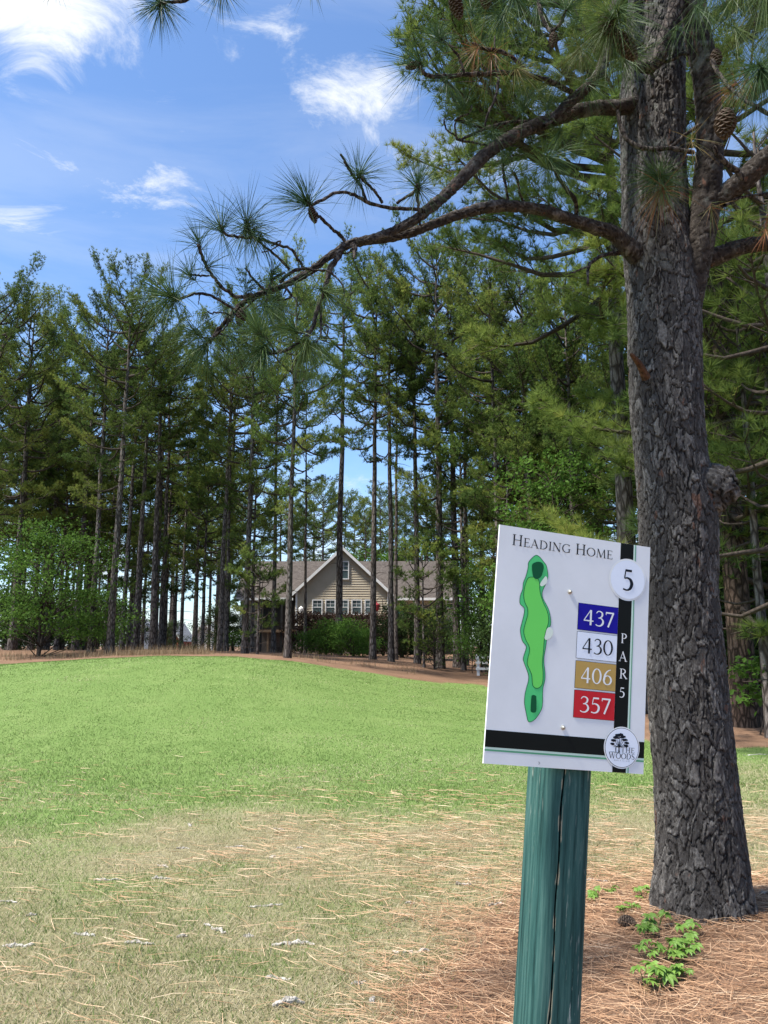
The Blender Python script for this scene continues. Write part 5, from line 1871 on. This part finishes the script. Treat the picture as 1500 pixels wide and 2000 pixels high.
# upper crown above the picture: real boughs that shade the ground and the limbs below
tw = MB()
for i in range(15):
    h = 6.6 + i * .42
    a = i * 2.4 + .5
    Lb = 2.6 * (1 - i / 22) * (.8 + .4 * r.rand())
    o = np.array([np.interp(h, [at(q[0], q[1], TY)[2] for q in TRK], [at(q[0], q[1], TY)[0] for q in TRK]), TY, h]) - root_xyz
    d = np.array([math.cos(a), math.sin(a), .25])
    tt = np.linspace(0, 1, 7)
    pts = o + d * (tt * Lb)[:, None] + r.randn(7, 3) * .05 * tt[:, None]
    pts[:, 2] += .35 * tt ** 2
    tw.tube(pts, .045 * (1 - .8 * tt), 6)
    for k in range(14):
        u = .3 + .7 * r.rand()
        q = np.array([np.interp(u, tt, pts[:, c]) for c in range(3)])
        e = q + unit(d + r.randn(3) * .7 + np.array([0, 0, .4])) * (.25 + .35 * r.rand())
        tw.tube([q, (q + e) / 2 + r.randn(3) * .02, e], [.012, .009, .007], 4)
        needle_tuft(mb, e, e - q + np.array([0, 0, .1]), .24, 60, r, .3 + .2 * r.rand(), w=.0018)
tw.build("upper_branches", m_limb, GP)
mb.build("needles", m_needle_near, GP)


def cone_mesh():
    mb = MB()
    n = 84
    for i in range(n):
        t = (i + .5) / n
        a = i * 2.39996
        rad = .5 * math.sin(math.pi * (.10 + .84 * t)) ** .8 * .62
        z = -t
        o = np.array([math.cos(a), math.sin(a), 0])
        s = np.array([-o[1], o[0], 0])
        c = o * rad * .45 + np.array([0, 0, z])
        tip = o * rad * 1.12 + np.array([0, 0, z - .055])
        w = .085 + .05 * math.sin(math.pi * t)
        th = np.array([0, 0, .03])
        v = [c - s * w * .5 + th, c + s * w * .5 + th, tip + s * w + th * .7, tip - s * w + th * .7, c - th, tip - th * .9]
        mb.add(v, [(0, 1, 2, 3)], [(0, 3, 4), (3, 5, 4), (1, 4, 2), (2, 4, 5), (3, 2, 5)], .3 + .5 * (i % 3) / 2)
    zz = np.linspace(0, -1, 8)
    mb.tube([(0, 0, z) for z in zz], [.02, .12, .17, .2, .19, .15, .1, .03], 8)
    return mb.mesh("pine_cone", m_cone)


CONE = cone_mesh()


def cone(px, py, Y, Lpx, tilt, parent=GP):
    c = at(px, py, Y)
    o = bpy.data.objects.new("pine_cone", CONE)
    col.objects.link(o)
    o.parent = parent
    o.location = [float(v) for v in (c - root_xyz)]
    s = Lpx / 1500 * depth(c)
    k_ = .95 if Lpx > 61 and px > 1400 else .74
    o.scale = (s * k_, s * k_, s)
    o.rotation_euler = (random.Random(px).uniform(-.3, .3), tilt, px % 6)
    return o


for a in ((606, 402, 3.6, 34, -.3), (474, 602, 3.46, 40, .1), (882, -18, 4.0, 52, -.35), (945, -26, 4.1, 46, .1), (1178, 30, 4.05, 60, .3), (1200, 60, 4.0, 66, -.75), (1081, 64, 4.1, 36, .2), (1418, 214, 4.05, 62, .0), (1398, 96, 4.15, 44, .1), (822, 122, 3.9, 30, 1.35)):
    cone(*a)


# ------------------------------------------------------------------ pines close behind the great one
def big_pine(px, Y, label, geo, bark, rz=0.0):
    b = at(px, 1262, Y)
    T = pine_tree(bark=bark, **geo)
    return T.plant("pine_tree", (b[0], Y, float(gz(b[0], Y))), rz, 1.0, label)


big_pine(1446, 14.8, 'red-barked pine with bright long-needled boughs beyond the great trunk', dict(seed=71, H=19, hb=2.0, R=3.9, r0=.24, nl=72, nn=44, nlen=.30, nw=.0052, bow=.25, dens=1.9, low=.75, twig=3.6), m_bark_red, 2.0)
big_pine(1236, 17.5, 'tall pine whose dark boughs spread behind the limbs of the great pine', dict(seed=72, H=21, hb=9.2, R=5.0, r0=.22, nl=64, nn=22, nlen=.26, nw=.0075, bow=.12, dens=1.7, low=.85, twig=4.4, azbias=(math.pi, .45)), m_bark_far, 0.0)
big_pine(1560, 11.5, 'young bright pine at the edge of the needle bed', dict(seed=73, H=10, hb=1.6, R=2.4, r0=.10, nl=36, nn=40, nlen=.28, nw=.005, bow=.25, dens=1.8, low=.8, twig=3.4), m_bark_far, 1.0)

# ------------------------------------------------------------------ small things on the ground
def creeper_leaf():
    mb = MB()
    for k, a in enumerate((-1.25, -.62, 0, .62, 1.25)):
        L = (.75, .95, 1.05, .95, .75)[k]
        d = np.array([math.cos(a), math.sin(a), 0])
        s = np.array([-d[1], d[0], 0])
        up = np.array([0, 0, 1.])
        pts = [(0.02, 0, 0), (.3, .13, .07), (.6, .19, .06), (.85, .09, -.06), (1, 0, -.22), (.85, -.09, -.06), (.6, -.19, .06), (.3, -.13, .07)]
        v = [d * x * L + s * y + up * z * L for x, y, z in pts] + [d * .5 * L + up * .02]
        mb.add(v, tris=[(8, i, (i + 1) % 8) for i in range(8)], tint=.3 + .1 * k)
    return mb.mesh("leaf", m_creeper)


LEAF = creeper_leaf()
cr = random.Random(6)
SPR = [(1165, 1752, .9), (1195, 1740, .8), (1258, 1752, 1.0), (1268, 1740, .8), (1236, 1775, .8), (1222, 1782, .6), (1262, 1822, 1.0), (1285, 1808, 1.0), (1345, 1828, 1.1), (1268, 1868, 1.1), (1300, 1862, 1.0), (1325, 1870, 1.1), (1352, 1860, 1.0), (1262, 1928, 1.1), (1290, 1915, 1.3), (1320, 1918, 1.2), (1338, 1905, 1.0)]
for i, (px, py, s) in enumerate(SPR):
    p = ground_hit(px, py + 8)
    s *= cr.uniform(.62, 1.0)
    e = empty("creeper_plant", p, cr.random() * 6.28)
    st = MB()
    for k in range(4):
        a = cr.random() * 6.28
        tip = np.array([math.cos(a) * .045 * s, math.sin(a) * .045 * s, (.04 + .05 * cr.random()) * s])
        st.tube([(0, 0, -.01), tip * .6 + np.array([0, 0, .015]), tip], [.0022, .0018, .0012], 4)
        for q in range(2):
            o = bpy.data.objects.new("leaf", LEAF)
            col.objects.link(o)
            o.parent = e
            o.location = tip + np.array([0, 0, .004 * q])
            sc = (.042 + .02 * cr.random()) * s
            o.scale = (sc,) * 3
            o.rotation_euler = (cr.uniform(-.4, .4), cr.uniform(-.1, .5), a + q * 2.4)
    st.build("stem", mat("creeper_stem", (.10, .14, .03), None, 8) if i == 0 else bpy.data.materials["creeper_stem"], e)
    tag(e, 'bright green creeper sprig with five-fingered leaves in the needle litter', 'plant', 'creeper sprigs round the great pine')


def root_piece(px, py, Lpx, ang, thick, seed, name, label, group=None, arch=0.0):
    p = ground_hit(px, py)
    r_ = RS(seed)
    L_ = Lpx / 1500 * depth(p)
    d = np.array([math.cos(ang), math.sin(ang), 0])
    s = np.array([-d[1], d[0], 0])
    k = 11
    t = np.linspace(-.5, .5, k)
    pts = d * (t * L_)[:, None] + s * (np.cumsum(r_.randn(k)) * .035 * L_)[:, None]
    pts[:, 2] = gz(pts[:, 0] + p[0], pts[:, 1] + p[1]) - p[2] + .003 + arch * np.cos(t * math.pi) + r_.randn(k) * .003
    rad = thick * .8 * np.cos(t * 2.7) ** .6 * (.35 + 1.1 * r_.rand(k)) + .002
    mb = MB()
    q = smooth_path(np.c_[pts, rad], 3)
    mb.tube(q[:, :3], np.maximum(.002, q[:, 3] * (.75 + .5 * r_.rand(len(q)))), 8)
    o = mb.build(name, m_wood_grey)
    o.location = [float(v) for v in p]
    tag(o, label, 'root', group)


RG = 'bleached roots surfacing in the worn turf'
RL = 'short bleached grey root surfacing in the worn turf'
for i, (px, py, L_, an, th) in enumerate(((371, 1613, 22, 2.0, .012), (357, 1658, 24, .1, .008), (215, 1718, 60, .1, .010), (315, 1718, 40, -.2, .009), (318, 1693, 26, -.3, .008), (518, 1773, 66, .25, .010), (430, 1818, 44, -.6, .012), (405, 1808, 16, -.5, .010), (165, 1827, 50, -.2, .010), (270, 1845, 60, -.25, .010), (355, 1830, 20, .1, .010),
                                          (572, 1848, 84, .08, .013), (36, 1847, 60, .25, .012), (542, 1915, 50, -.15, .010), (700, 1922, 30, .4, .012), (802, 1860, 72, .08, .010), (968, 1768, 34, .2, .010), (728, 1958, 26, 1.2, .010), (532, 1675, 16, .8, .010), (460, 1655, 40, 0, .007), (545, 1620, 22, -.3, .008), (585, 1657, 14, .0, .008),
                                          (1165, 1722, 40, -.4, .012), (62, 1790, 22, .3, .008), (20, 1760, 40, -.15, .006), (905, 1728, 30, .0, .009), (800, 1765, 20, -.3, .008), (1480, 1475, 60, .05, .010), (1490, 1745, 24, .5, .012), (485, 1830, 18, -.2, .012))):
    root_piece(px, py, L_, an, th, 200 + i, "exposed_root", RL, RG)
root_piece(562, 1962, 62, .35, .016, 300, "exposed_root", 'larger arched white root stub lifting out of the turf', None, .022)

p = ground_hit(1243, 1818)
fc = bpy.data.objects.new("fallen_cone", CONE)
col.objects.link(fc)
fc.location = (p[0], p[1], p[2] + .03)
fc.scale = (.11, .11, .10)
fc.rotation_euler = (1.5, .3, .8)
tag(fc, 'dark fallen pine cone lying in needles near the great trunk', 'pine cone')
